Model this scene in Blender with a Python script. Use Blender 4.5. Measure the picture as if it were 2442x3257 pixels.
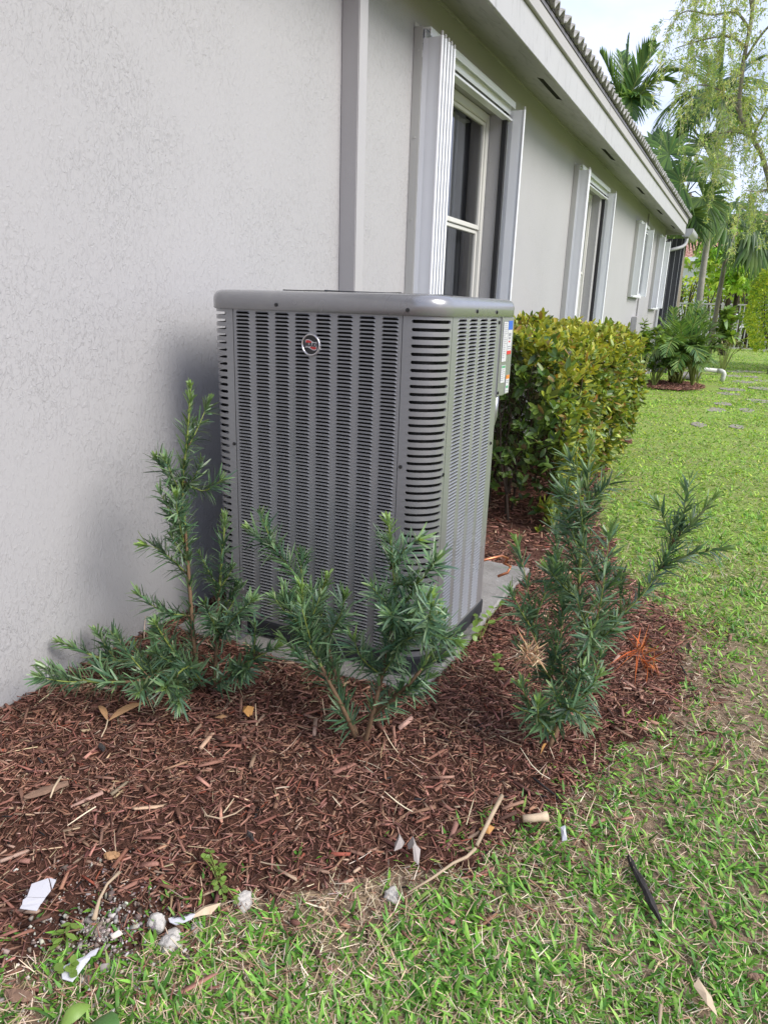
import bpy, bmesh, math, random
import numpy as np
from mathutils import Matrix, Vector
random.seed(7)
rng = np.random.default_rng(11)
for o in list(bpy.data.objects):
    bpy.data.objects.remove(o)
SC = bpy.context.scene
COL = SC.collection
rad = math.radians

# ------------------------------------------------------------------ camera
cam_d = bpy.data.cameras.new('camera')
cam = bpy.data.objects.new('camera', cam_d)
COL.objects.link(cam)
Rv = Vector((0.89372787, 0.44750711, 0.03143049))
Uv = Vector((-0.15253176, 0.23724191, 0.95940103))
Fv = Vector((-0.42188215, 0.86223759, -0.28028875))
CAM = Vector((1.9911, 0.0, 1.3417))
M = Matrix((Rv, Uv, -Fv)).transposed().to_4x4()
M.translation = CAM
cam.matrix_world = M
cam_d.sensor_fit = 'VERTICAL'
cam_d.sensor_height = 36.0
cam_d.sensor_width = 27.0
cam_d.lens = 2259.5 / 3257 * 36
cam_d.clip_start = 0.05
cam_d.clip_end = 900
SC.camera = cam

# ------------------------------------------------------------------ sky, sun, exposure
SUN = Vector((0.82, -0.05, 0.70)).normalized()
SUN_EL = math.asin(SUN.z)
SUN_ROT = math.atan2(SUN.x, SUN.y)
world = bpy.data.worlds.new('World')
SC.world = world
world.use_nodes = True
wn = world.node_tree
wn.nodes.clear()
w_out = wn.nodes.new('ShaderNodeOutputWorld')
w_bg = wn.nodes.new('ShaderNodeBackground')
w_sky = wn.nodes.new('ShaderNodeTexSky')
w_sky.sky_type = 'NISHITA'
w_sky.sun_disc = False
w_sky.sun_elevation = SUN_EL
w_sky.sun_rotation = SUN_ROT
w_sky.air_density = 1.0
w_sky.dust_density = 2.0
w_sky.ozone_density = 1.0
w_tc = wn.nodes.new('ShaderNodeTexCoord')
w_map = wn.nodes.new('ShaderNodeMapping')
w_map.inputs['Scale'].default_value = (1.0, 1.0, 2.2)
w_noise = wn.nodes.new('ShaderNodeTexNoise')
w_noise.inputs['Scale'].default_value = 1.9
w_noise.inputs['Detail'].default_value = 7
w_noise.inputs['Roughness'].default_value = 0.55
w_ramp = wn.nodes.new('ShaderNodeMapRange')
w_ramp.inputs['From Min'].default_value = 0.40
w_ramp.inputs['From Max'].default_value = 0.62
w_ramp.inputs['To Min'].default_value = 0.30
w_ramp.inputs['To Max'].default_value = 1.0
w_mix = wn.nodes.new('ShaderNodeMix')
w_mix.data_type = 'RGBA'
CLOUD = (4.6, 5.1, 6.9, 1)
w_mix.inputs[7].default_value = CLOUD
wn.links.new(w_tc.outputs['Generated'], w_map.inputs['Vector'])
wn.links.new(w_map.outputs['Vector'], w_noise.inputs['Vector'])
wn.links.new(w_noise.outputs['Fac'], w_ramp.inputs['Value'])
wn.links.new(w_ramp.outputs['Result'], w_mix.inputs[0])
wn.links.new(w_sky.outputs['Color'], w_mix.inputs[6])
wn.links.new(w_mix.outputs[2], w_bg.inputs['Color'])
w_bg.inputs['Strength'].default_value = 0.080
wn.links.new(w_bg.outputs['Background'], w_out.inputs['Surface'])

sun_d = bpy.data.lights.new('sun', 'SUN')
sun_d.energy = 1.5
sun_d.angle = rad(36)
sun_d.color = (1.0, 0.965, 0.91)
sun = bpy.data.objects.new('sun', sun_d)
COL.objects.link(sun)
sun.rotation_euler = SUN.to_track_quat('Z', 'Y').to_euler()

SC.view_settings.view_transform = 'Standard'
SC.view_settings.look = 'None'
SC.view_settings.exposure = 1.44
SC.view_settings.gamma = 1.0
SC.view_settings.use_curve_mapping = False
SC.cycles.max_bounces = 7
SC.cycles.transparent_max_bounces = 8
SC.cycles.use_denoising = True

# ------------------------------------------------------------------ materials
def lin(c):
    return tuple(((x / 255) / 12.92 if x / 255 <= 0.04045 else ((x / 255 + 0.055) / 1.055) ** 2.4) for x in c)

class NT:
    def __init__(s, name):
        s.m = bpy.data.materials.new(name)
        s.m.use_nodes = True
        s.t = s.m.node_tree
        s.b = s.t.nodes['Principled BSDF']
        s.out = s.t.nodes['Material Output']
    def n(s, typ, **kw):
        nd = s.t.nodes.new('ShaderNode' + typ)
        for k, v in kw.items():
            if k in nd.inputs:
                nd.inputs[k].default_value = v
            else:
                setattr(nd, k, v)
        return nd
    def l(s, a, b):
        s.t.links.new(a, b)
    def coord(s, scale=(1, 1, 1), kind='Object'):
        tc = s.n('TexCoord'); mp = s.n('Mapping')
        mp.inputs['Scale'].default_value = scale
        s.l(tc.outputs[kind], mp.inputs['Vector'])
        return mp.outputs['Vector']
    def noise(s, vec, scale, detail=4, rough=0.5, dist=0.0):
        nd = s.n('TexNoise')
        nd.inputs['Scale'].default_value = scale
        nd.inputs['Detail'].default_value = detail
        nd.inputs['Roughness'].default_value = rough
        nd.inputs['Distortion'].default_value = dist
        s.l(vec, nd.inputs['Vector'])
        return nd.outputs['Fac']
    def rng(s, v, a, b, c=0.0, d=1.0):
        nd = s.n('MapRange')
        nd.inputs['From Min'].default_value = a
        nd.inputs['From Max'].default_value = b
        nd.inputs['To Min'].default_value = c
        nd.inputs['To Max'].default_value = d
        s.l(v, nd.inputs['Value'])
        return nd.outputs['Result']
    def mix(s, f, a, b, mode='MIX'):
        nd = s.n('Mix', data_type='RGBA', blend_type=mode)
        if isinstance(f, (int, float)): nd.inputs[0].default_value = f
        else: s.l(f, nd.inputs[0])
        for i, x in ((6, a), (7, b)):
            if isinstance(x, tuple): nd.inputs[i].default_value = (x + (1,))[:4]
            else: s.l(x, nd.inputs[i])
        return nd.outputs[2]
    def math(s, op, a, b=0.0):
        nd = s.n('Math', operation=op)
        for i, x in ((0, a), (1, b)):
            if isinstance(x, (int, float)): nd.inputs[i].default_value = x
            else: s.l(x, nd.inputs[i])
        return nd.outputs[0]
    def bump(s, h, dist=0.003, strength=1.0):
        nd = s.n('Bump')
        nd.inputs['Distance'].default_value = dist
        nd.inputs['Strength'].default_value = strength
        s.l(h, nd.inputs['Height'])
        s.l(nd.outputs['Normal'], s.b.inputs['Normal'])
        return nd
    def set(s, **kw):
        for k, v in kw.items():
            key = {'base': 'Base Color', 'rough': 'Roughness', 'metal': 'Metallic', 'spec': 'Specular IOR Level', 'coat': 'Coat Weight'}[k]
            if isinstance(v, tuple): v = (v + (1,))[:4]
            if isinstance(v, (int, float, tuple)): s.b.inputs[key].default_value = v
            else: s.l(v, s.b.inputs[key])
        return s

def simple(name, base, rough=0.5, metal=0.0, spec=0.5, var=0.12, vscale=6.0, bump=0.0, bscale=60.0, coat=0.0):
    t = NT(name)
    v = t.coord()
    f = t.noise(v, vscale, 5, 0.6)
    lo = tuple(c * (1 - var) for c in base); hi = tuple(min(1, c * (1 + var)) for c in base)
    t.set(base=t.mix(f, lo, hi), rough=rough, metal=metal, spec=spec, coat=coat)
    if bump:
        t.bump(t.noise(v, bscale, 4, 0.6), bump, 1.0)
    return t.m

def leafmat(name, rough=0.42, trans=0.25, spec=0.4, mul=1.0):
    t = NT(name)
    at = t.n('Attribute', attribute_name='col')
    v = t.coord()
    f = t.noise(v, 55.0, 3)
    c = t.mix(1.0, at.outputs['Color'], t.mix(f, (0.78 * mul,) * 3, (1.18 * mul,) * 3), 'MULTIPLY')
    t.set(base=c, rough=rough, spec=spec)
    if trans:
        tr = t.n('BsdfTranslucent')
        hs = t.mix(1.0, c, (1.25, 1.15, 0.55), 'MULTIPLY')
        t.l(hs, tr.inputs['Color'])
        mx = t.n('MixShader'); mx.inputs[0].default_value = trans
        t.l(t.b.outputs[0], mx.inputs[1]); t.l(tr.outputs[0], mx.inputs[2])
        t.l(mx.outputs[0], t.out.inputs['Surface'])
    return t.m

def stucco(name, base, amount=1.0):
    t = NT(name)
    v = t.coord((1, 1, 0.5))
    patch = t.rng(t.noise(t.coord(), 1.7, 3, 0.6), 0.38, 0.62)
    n1 = t.noise(v, 58.0, 5, 0.6, 0.6)
    n2 = t.noise(v, 120.0, 4, 0.6, 0.6)
    p1 = t.rng(n1, 0.52, 0.62)
    p2 = t.rng(n2, 0.53, 0.63)
    fine = t.noise(t.coord(), 260.0, 3, 0.6)
    h = t.math('ADD', t.math('MULTIPLY', p1, t.math('ADD', t.math('MULTIPLY', patch, 0.5), 0.35)),
               t.math('ADD', t.math('MULTIPLY', p2, t.math('ADD', t.math('MULTIPLY', patch, 0.35), 0.2)), t.math('MULTIPLY', fine, 0.12)))
    t.bump(h, 0.0015 * amount, 1.0)
    big = t.noise(t.coord((1, 1, 0.4)), 0.9, 4, 0.6)
    dirt = t.rng(t.noise(t.coord((1, 1, 0.25)), 5.0, 5, 0.7), 0.60, 0.85, 0.0, 0.25)
    c = t.mix(big, tuple(x * 0.94 for x in base), tuple(x * 1.04 for x in base))
    c = t.mix(dirt, c, tuple(x * 0.62 for x in base))
    sp = t.rng(t.noise(t.coord(), 38.0, 2, 0.5), 0.80, 0.84, 0.0, 0.5)
    c = t.mix(sp, c, (0.16, 0.14, 0.11))
    t.set(base=c, rough=0.75, spec=0.25)
    return t.m

MAT = {}
MAT['stucco'] = stucco('stucco_paint', (0.378, 0.370, 0.370))
MAT['trim_grey'] = simple('grey_trim_paint', (0.385, 0.372, 0.37), 0.5, var=0.06)
def painted_weathered(name, base, stain=0.35, lo=0.58, hi=0.8, sc=(2, 2, 9)):
    t = NT(name)
    big = t.noise(t.coord(), 2.2, 5, 0.6)
    st = t.rng(t.noise(t.coord(sc), 3.2, 6, 0.72, 0.6), lo, hi, 0.0, stain)
    c = t.mix(big, tuple(x * 0.93 for x in base), tuple(min(1, x * 1.05) for x in base))
    c = t.mix(st, c, (0.14, 0.135, 0.12))
    t.set(base=c, rough=0.62, spec=0.3)
    t.bump(t.noise(t.coord(), 70, 4), 0.0012)
    return t.m
MAT['soffit'] = painted_weathered('soffit_paint', (0.40, 0.388, 0.39), 0.6, 0.50, 0.74, (5, 1.2, 5))
MAT['fascia'] = painted_weathered('fascia_paint', (0.43, 0.425, 0.43), 0.6, 0.54, 0.78, (1, 5, 1.2))
MAT['drip'] = painted_weathered('drip_board_paint', (0.40, 0.385, 0.375), 0.3, 0.6, 0.85)
MAT['white'] = simple('white_aluminium', (0.84, 0.85, 0.87), 0.28, 0.0, 0.5, var=0.05, vscale=3)
MAT['gutter'] = simple('grey_white_gutter', (0.42, 0.42, 0.43), 0.4, var=0.05)
MAT['twig_pale'] = simple('pale_grey_twig', (0.40, 0.37, 0.31), 0.85, var=0.2)
MAT['white_frame'] = simple('window_frame_vinyl', (0.60, 0.59, 0.55), 0.4, var=0.05)
MAT['cream'] = simple('cream_aluminium', (0.46, 0.455, 0.43), 0.45, var=0.05)
MAT['dark_gap'] = simple('gap_shade_black', (0.02, 0.02, 0.022), 0.6)
MAT['curtain'] = simple('charcoal_curtain', (0.12, 0.12, 0.13), 0.9, var=0.25, vscale=5)
MAT['room'] = simple('room_dark', (0.05, 0.05, 0.052), 0.9)
MAT['metal_dark'] = simple('grey_drip_metal', (0.16, 0.15, 0.155), 0.5, 0.2, var=0.2)
t = NT('weathered_roof_tile')
f = t.noise(t.coord(), 9.0, 6, 0.7); g = t.noise(t.coord(), 45.0, 4, 0.6)
c = t.mix(t.rng(f, 0.35, 0.65), (0.20, 0.19, 0.18), (0.48, 0.475, 0.46))
c = t.mix(t.rng(g, 0.58, 0.75), c, (0.07, 0.065, 0.055))
t.set(base=c, rough=0.85, spec=0.2); t.bump(g, 0.003)
MAT['tile'] = t.m
MAT['mortar'] = simple('shade_dark_mortar', (0.045, 0.042, 0.042), 0.95, var=0.4, vscale=30, bump=0.004, bscale=50)
# glass of the windows
t = NT('window_glass')
gl = t.n('BsdfGlossy'); gl.inputs['Roughness'].default_value = 0.015; gl.inputs['Color'].default_value = (1, 1, 1, 1)
tr = t.n('BsdfTransparent'); tr.inputs['Color'].default_value = (0.62, 0.64, 0.65, 1)
fr = t.n('Fresnel'); fr.inputs['IOR'].default_value = 1.5
mx = t.n('MixShader'); t.l(t.math('MINIMUM', t.math('MULTIPLY', fr.outputs[0], 1.5), 1.0), mx.inputs[0])
t.l(tr.outputs[0], mx.inputs[1]); t.l(gl.outputs[0], mx.inputs[2]); t.l(mx.outputs[0], t.out.inputs['Surface'])
MAT['glass'] = t.m
# air conditioner
def acpaint(name, base, rough, metal, coat=0.25):
    t = NT(name)
    v = t.coord()
    f = t.noise(v, 3.0, 4, 0.6)
    dust = t.rng(t.noise(v, 14.0, 6, 0.7), 0.5, 0.8, 0.0, 0.18)
    c = t.mix(f, tuple(x * 0.93 for x in base), tuple(x * 1.07 for x in base))
    c = t.mix(dust, c, (0.42, 0.40, 0.36))
    t.set(base=c, rough=t.rng(f, 0.3, 0.7, rough - 0.05, rough + 0.07), metal=metal, spec=0.5, coat=coat)
    t.b.inputs['Coat Roughness'].default_value = 0.22
    t.bump(t.noise(v, 320, 2), 0.0002)
    return t.m
MAT['ac'] = acpaint('grey_enamel', (0.245, 0.245, 0.249), 0.30, 0.25, 0.5)
MAT['ac_cap'] = acpaint('grey_cap_enamel', (0.25, 0.248, 0.252), 0.24, 0.40, 0.6)
MAT['ac_base'] = simple('black_base_plastic', (0.022, 0.024, 0.028), 0.55, var=0.3)
MAT['coil'] = simple('condenser_coil', (0.022, 0.021, 0.021), 0.6, 0.3, var=0.5, vscale=25)
MAT['screw'] = simple('dark_screw', (0.05, 0.05, 0.05), 0.4, 0.7)
MAT['chrome'] = simple('badge_ring_metal', (0.62, 0.60, 0.62), 0.28, 0.85)
MAT['badge_black'] = simple('badge_black', (0.012, 0.012, 0.013), 0.35)
MAT['badge_red'] = simple('badge_red', (0.50, 0.035, 0.03), 0.4)
MAT['badge_silver'] = simple('badge_silver', (0.55, 0.52, 0.52), 0.4)
MAT['sticker'] = simple('sticker_white', (0.55, 0.55, 0.545), 0.45, var=0.03)
MAT['sticker_blue'] = simple('sticker_blue', (0.03, 0.12, 0.48), 0.45)
MAT['sticker_red'] = simple('sticker_red', (0.58, 0.03, 0.03), 0.45)
MAT['sticker_green'] = simple('sticker_green', (0.10, 0.33, 0.17), 0.45)
MAT['sticker_orange'] = simple('sticker_orange', (0.75, 0.22, 0.02), 0.45)
MAT['ink'] = simple('printed_ink', (0.25, 0.25, 0.27), 0.6)
MAT['ink_black'] = simple('black_ink', (0.03, 0.03, 0.03), 0.6)
MAT['galv'] = simple('galvanised_strap', (0.36, 0.36, 0.38), 0.35, 0.8, var=0.2, vscale=30)
MAT['copper'] = simple('copper_tube', (0.52, 0.20, 0.10), 0.35, 0.8)
# concrete pad
t = NT('old_concrete')
v = t.coord(); f = t.noise(v, 5, 6, 0.7); g = t.noise(v, 60, 5, 0.7); h2 = t.noise(v, 18, 5, 0.7)
c = t.mix(t.rng(f, 0.3, 0.7), (0.17, 0.157, 0.14), (0.30, 0.285, 0.265))
c = t.mix(t.rng(h2, 0.55, 0.72, 0, 0.7), c, (0.16, 0.15, 0.13))
c = t.mix(t.rng(g, 0.62, 0.70, 0, 0.6), c, (0.60, 0.58, 0.55))
t.set(base=c, rough=0.92, spec=0.2); t.bump(g, 0.004)
MAT['concrete'] = t.m
# lawn soil
t = NT('lawn_soil')
v = t.coord()
f = t.noise(v, 1.3, 5, 0.65); g = t.noise(v, 34, 6, 0.75); k = t.noise(v, 150, 4, 0.7)
dryp = t.rng(t.noise(v, 0.9, 6, 0.7), 0.52, 0.70, 0.0, 0.55)
far = t.n('SeparateXYZ'); t.l(t.coord(), far.inputs[0])
soil = t.mix(t.rng(g, 0.35, 0.65), (0.13, 0.09, 0.06), (0.36, 0.26, 0.17))
soil = t.mix(t.rng(k, 0.55, 0.7), soil, (0.48, 0.37, 0.25))
green = t.mix(t.rng(g, 0.35, 0.65), (0.17, 0.26, 0.05), (0.33, 0.43, 0.10))
green = t.mix(t.rng(k, 0.58, 0.75, 0, 0.6), green, (0.30, 0.27, 0.13))
green = t.mix(dryp, green, (0.33, 0.28, 0.14))
fac = t.math('ADD', t.rng(far.outputs['Y'], 2.2, 4.6, -0.25, 0.85), t.rng(f, 0.35, 0.65, -0.25, 0.25))
cl = t.n('Clamp'); t.l(fac, cl.inputs['Value'])
t.set(base=t.mix(cl.outputs[0], soil, green), rough=0.95, spec=0.15)
t.bump(t.math('ADD', g, t.math('MULTIPLY', k, 0.5)), 0.012)
MAT['lawn'] = t.m
t = NT('bark_mulch_base')
v = t.coord(); f = t.noise(v, 60, 6, 0.75, 1.2); g = t.noise(v, 9, 4, 0.6)
c = t.mix(t.rng(f, 0.35, 0.65), (0.045, 0.020, 0.014), (0.20, 0.095, 0.065))
c = t.mix(t.rng(g, 0.55, 0.7, 0, 0.4), c, (0.04, 0.03, 0.025))
t.set(base=c, rough=0.95, spec=0.15); t.bump(f, 0.02)
MAT['mulch'] = t.m
def attrmat(name, rough=0.8, spec=0.2, bump=0.0015, bsc=120):
    t = NT(name)
    at = t.n('Attribute', attribute_name='col')
    v = t.coord(); f = t.noise(v, bsc, 4, 0.7)
    t.set(base=t.mix(1.0, at.outputs['Color'], t.mix(f, (0.7,) * 3, (1.3,) * 3), 'MULTIPLY'), rough=rough, spec=spec)
    if bump: t.bump(f, bump)
    return t.m
MAT['chips'] = attrmat('bark_chip')
MAT['straw'] = attrmat('dry_straw', 0.75, 0.2, 0)
MAT['grass'] = leafmat('grass_blade', 0.45, 0.32, 0.35, 1.2)
MAT['needle'] = leafmat('podocarpus_needle', 0.40, 0.26, 0.55, 1.2)
MAT['hedge_leaf'] = leafmat('hedge_leaf', 0.36, 0.28, 0.5, 1.0)
MAT['palm'] = leafmat('palm_leaf', 0.40, 0.36, 0.45, 1.25)
MAT['foliage'] = leafmat('tree_leaf', 0.5, 0.45, 0.35, 1.45)
MAT['bark'] = simple('brown_stem_bark', (0.16, 0.095, 0.05), 0.85, var=0.35, vscale=40, bump=0.002, bscale=120)
MAT['twig_dark'] = simple('dark_twig', (0.055, 0.038, 0.026), 0.9, var=0.4, vscale=30)
MAT['green_stem'] = simple('green_shoot', (0.20, 0.24, 0.05), 0.6, var=0.3, vscale=30)
MAT['trunk_grey'] = simple('grey_palm_trunk', (0.32, 0.295, 0.26), 0.9, var=0.35, vscale=7, bump=0.01, bscale=20)
MAT['trunk_brown'] = simple('brown_tree_trunk', (0.25, 0.215, 0.17), 0.9, var=0.35, vscale=6, bump=0.012, bscale=18)
MAT['rock'] = simple('limestone', (0.45, 0.42, 0.385), 0.95, var=0.3, vscale=40, bump=0.004, bscale=70)
MAT['paper'] = simple('white_scrap', (0.55, 0.545, 0.58), 0.5, var=0.03)
MAT['grit'] = attrmat('limestone_grit', 0.95, 0.2, 0.002, 90)
MAT['pvc'] = simple('white_pvc', (0.55, 0.54, 0.50), 0.4, var=0.05)
MAT['fence'] = simple('beige_fence_metal', (0.55, 0.51, 0.47), 0.5, 0.2)
MAT['screen'] = simple('dark_screen_mesh', (0.055, 0.056, 0.062), 0.7, var=0.12, vscale=4)
MAT['flag'] = simple('flagstone', (0.27, 0.24, 0.20), 0.95, var=0.3, vscale=12, bump=0.006, bscale=40)
MAT['houseb'] = simple('white_house_wall', (0.72, 0.71, 0.70), 0.8)
t = NT('terracotta_roof')
v = t.coord()
bt = t.n('TexBrick'); bt.inputs['Scale'].default_value = 1.0
bt.inputs['Color1'].default_value = (0.46, 0.25, 0.185, 1); bt.inputs['Color2'].default_value = (0.58, 0.36, 0.28, 1)
bt.inputs['Mortar'].default_value = (0.30, 0.15, 0.11, 1)
bt.inputs['Mortar Size'].default_value = 0.05; bt.inputs['Brick Width'].default_value = 0.30; bt.inputs['Row Height'].default_value = 0.22
t.l(v, bt.inputs['Vector'])
t.set(base=bt.outputs['Color'], rough=0.9, spec=0.2); t.bump(bt.outputs['Fac'], -0.03)
MAT['terracotta'] = t.m
MAT['car_paint'] = simple('white_car_paint', (0.78, 0.78, 0.78), 0.3, var=0.03)
MAT['tail'] = simple('red_tail_lens', (0.45, 0.02, 0.02), 0.3)
MAT['tyre'] = simple('tyre_rubber', (0.02, 0.02, 0.02), 0.8)
MAT['rim'] = simple('alloy_rim', (0.4, 0.4, 0.42), 0.35, 0.8)
MAT['car_glass'] = simple('dark_car_glass', (0.02, 0.022, 0.025), 0.15)

# ------------------------------------------------------------------ object helpers
def link(name, me, parent=None, mats=None):
    o = bpy.data.objects.new(name, me)
    COL.objects.link(o)
    if parent is not None: o.parent = parent
    if mats is not None and me is not None and not me.materials:
        for m in (mats if isinstance(mats, (list, tuple)) else [mats]): me.materials.append(m)
    return o
def tag(o, label=None, cat=None, group=None, kind=None):
    if label: o['label'] = label
    if cat: o['category'] = cat
    if group: o['group'] = group
    if kind: o['kind'] = kind
    return o
def thing(name, loc, label, cat, group=None):
    o = bpy.data.objects.new(name, None)
    o.empty_display_size = 0.1
    o.location = loc
    COL.objects.link(o)
    return tag(o, label, cat, group)
def np_mesh(name, V, faces, mats, parent=None, col=None, smooth=False, mi=None, world=True):
    """V (n,3); faces list of int arrays (m,k). World coordinates: the parent's location is subtracted."""
    V = np.asarray(V, dtype=np.float32)
    if parent is not None and world:
        V = V - np.array(total_loc(parent), dtype=np.float32)
    me = bpy.data.meshes.new(name)
    me.vertices.add(len(V)); me.vertices.foreach_set('co', V.ravel())
    loops = np.concatenate([f.ravel() for f in faces]).astype(np.int32)
    tot = np.concatenate([np.full(len(f), f.shape[1], np.int32) for f in faces])
    st = np.concatenate([[0], np.cumsum(tot)[:-1]]).astype(np.int32)
    me.loops.add(len(loops)); me.loops.foreach_set('vertex_index', loops)
    me.polygons.add(len(tot)); me.polygons.foreach_set('loop_start', st); me.polygons.foreach_set('loop_total', tot)
    if smooth: me.polygons.foreach_set('use_smooth', np.ones(len(tot), bool))
    for m in (mats if isinstance(mats, (list, tuple)) else [mats]): me.materials.append(m)
    if mi is not None: me.polygons.foreach_set('material_index', np.asarray(mi, np.int32))
    if col is not None:
        a = me.attributes.new('col', 'FLOAT_COLOR', 'POINT')
        a.data.foreach_set('color', np.concatenate([col, np.ones((len(col), 1))], 1).astype(np.float32).ravel())
    me.update(calc_edges=True)
    return link(name, me, parent)
def total_loc(o):
    v = Vector((0, 0, 0))
    while o is not None:
        v += o.location; o = o.parent
    return v
class MB:
    """collects simple solids into one mesh (world coordinates)"""
    def __init__(s): s.v = []; s.f = []; s.mi = []
    def add(s, vs, fs, mi=0):
        k = len(s.v); s.v += [tuple(v) for v in vs]; s.f += [tuple(i + k for i in f) for f in fs]; s.mi += [mi] * len(fs)
        return s
    def box(s, x0, x1, y0, y1, z0, z1, mi=0):
        vs = [(x, y, z) for x in (x0, x1) for y in (y0, y1) for z in (z0, z1)]
        return s.add(vs, [(0, 1, 3, 2), (4, 6, 7, 5), (0, 4, 5, 1), (2, 3, 7, 6), (0, 2, 6, 4), (1, 5, 7, 3)], mi)
    def prism(s, pts, axis, a, b, mi=0):
        n = len(pts)
        def mk(p, t):
            return {0: (t, p[0], p[1]), 1: (p[0], t, p[1]), 2: (p[0], p[1], t)}[axis]
        vs = [mk(p, a) for p in pts] + [mk(p, b) for p in pts]
        fs = [(i, (i + 1) % n, n + (i + 1) % n, n + i) for i in range(n)] + [tuple(range(n))[::-1], tuple(range(n, 2 * n))]
        return s.add(vs, fs, mi)
    def tube(s, pts, r, n=6, mi=0, caps=True):
        P = [Vector(p) for p in pts]; rs = r if isinstance(r, (list, tuple)) else [r] * len(P)
        vs = []; up = Vector((0, 0, 1))
        d0 = (P[1] - P[0]).normalized()
        a = d0.orthogonal().normalized()
        for i, p in enumerate(P):
            d = ((P[min(i + 1, len(P) - 1)] - P[max(i - 1, 0)])).normalized()
            a = (a - d * a.dot(d)).normalized(); b = d.cross(a)
            for j in range(n):
                th = 2 * math.pi * j / n
                vs.append(p + (a * math.cos(th) + b * math.sin(th)) * rs[i])
        fs = []
        for i in range(len(P) - 1):
            for j in range(n):
                fs.append((i * n + j, i * n + (j + 1) % n, (i + 1) * n + (j + 1) % n, (i + 1) * n + j))
        if caps: fs += [tuple(range(n))[::-1], tuple(range((len(P) - 1) * n, len(P) * n))]
        return s.add(vs, fs, mi)
    def disc(s, c, axis, r, t, n=24, mi=0):
        c = Vector(c); ax = Vector(axis).normalized(); a = ax.orthogonal().normalized(); b = ax.cross(a)
        vs = [c + (a * math.cos(2 * math.pi * i / n) + b * math.sin(2 * math.pi * i / n)) * r + ax * k for k in (0, t) for i in range(n)]
        fs = [(i, (i + 1) % n, n + (i + 1) % n, n + i) for i in range(n)] + [tuple(range(n))[::-1], tuple(range(n, 2 * n))]
        return s.add(vs, fs, mi)
    def build(s, name, mats, parent=None, smooth=False, bevel=0.0):
        off = total_loc(parent) if parent is not None else Vector((0, 0, 0))
        me = bpy.data.meshes.new(name)
        me.from_pydata([tuple(Vector(v) - off) for v in s.v], [], s.f)
        bm = bmesh.new(); bm.from_mesh(me)
        for i, f in enumerate(bm.faces): f.material_index = s.mi[i]; f.smooth = smooth
        bmesh.ops.recalc_face_normals(bm, faces=bm.faces)
        if bevel:
            es = [e for e in bm.edges if len(e.link_faces) == 2 and e.calc_face_angle(0) > 0.6]
            bmesh.ops.bevel(bm, geom=es, offset=bevel, segments=2, affect='EDGES')
        bm.to_mesh(me); bm.free()
        return link(name, me, parent, mats)

def unit(a): return a / np.maximum(np.linalg.norm(a, axis=-1, keepdims=True), 1e-9)
def ribbons(P, D, S, L, W, prof, bend=0.0, fold=0.0, col=None, ctip=None, grav=None):
    """n curved strips. prof: list of (t, halfwidth factor). Returns V, faces, col."""
    P = np.asarray(P, float); n = len(P); D = unit(np.asarray(D, float)); S = np.asarray(S, float)
    S = unit(S - (S * D).sum(1, keepdims=True) * D); N = np.cross(S, D)
    L = np.broadcast_to(L, n)[:, None]; W = np.broadcast_to(W, n)[:, None]; bend = np.broadcast_to(bend, n)[:, None]
    rows = []; cols = []; k = 3 if fold else 2
    G = N if grav is None else np.broadcast_to(np.array(grav, float), (n, 3))
    for (tt, w) in prof:
        c = P + D * L * tt + (-N if grav is None else G) * (bend * L * tt * tt)
        l = c - S * W * w; r = c + S * W * w
        if k == 3: rows += [l, c - N * W * w * fold, r]
        else: rows += [l, r]
        if col is not None:
            cc = col if ctip is None else col * (1 - tt) + ctip * tt
            cols += [cc] * k
    V = np.stack(rows, 1).reshape(-1, 3); m = len(prof) * k
    f = []
    for i in range(len(prof) - 1):
        for j in range(k - 1):
            f.append([i * k + j, i * k + j + 1, (i + 1) * k + j + 1, (i + 1) * k + j])
    F = (np.array(f)[None] + (np.arange(n) * m)[:, None, None]).reshape(-1, 4)
    C = np.stack(cols, 1).reshape(-1, 3) if col is not None else None
    return V, F, C
def rand_cols(n, pal, wts=None, jit=0.15):
    pal = np.array(pal); i = rng.choice(len(pal), n, p=None if wts is None else np.array(wts) / np.sum(wts))
    return np.clip(pal[i] * (1 + rng.normal(0, jit, (n, 1))) * (1 + rng.normal(0, 0.05, (n, 3))), 0.002, 1)
def rand_unit(n):
    return unit(rng.normal(size=(n, 3)))
def vnoise(x, y, sc, seed=0):
    """smooth value noise 0..1"""
    r = np.random.default_rng(seed).random((64, 64))
    x = np.asarray(x) * sc; y = np.asarray(y) * sc
    xi = np.floor(x).astype(int); yi = np.floor(y).astype(int); fx = x - xi; fy = y - yi
    fx = fx * fx * (3 - 2 * fx); fy = fy * fy * (3 - 2 * fy)
    g = lambda a, b: r[a % 64, b % 64]
    return (g(xi, yi) * (1 - fx) + g(xi + 1, yi) * fx) * (1 - fy) + (g(xi, yi + 1) * (1 - fx) + g(xi + 1, yi + 1) * fx) * fy
def fbm(x, y, sc, seed=0):
    return (vnoise(x, y, sc, seed) * 0.55 + vnoise(x, y, sc * 2.1, seed + 1) * 0.3 + vnoise(x, y, sc * 4.3, seed + 2) * 0.15)
def in_poly(x, y, poly):
    x = np.asarray(x); y = np.asarray(y); ins = np.zeros(x.shape, bool); n = len(poly)
    for i in range(n):
        x0, y0 = poly[i]; x1, y1 = poly[(i + 1) % n]
        c = ((y0 > y) != (y1 > y)) & (x < (x1 - x0) * (y - y0) / (y1 - y0 + 1e-12) + x0)
        ins ^= c
    return ins
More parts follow.
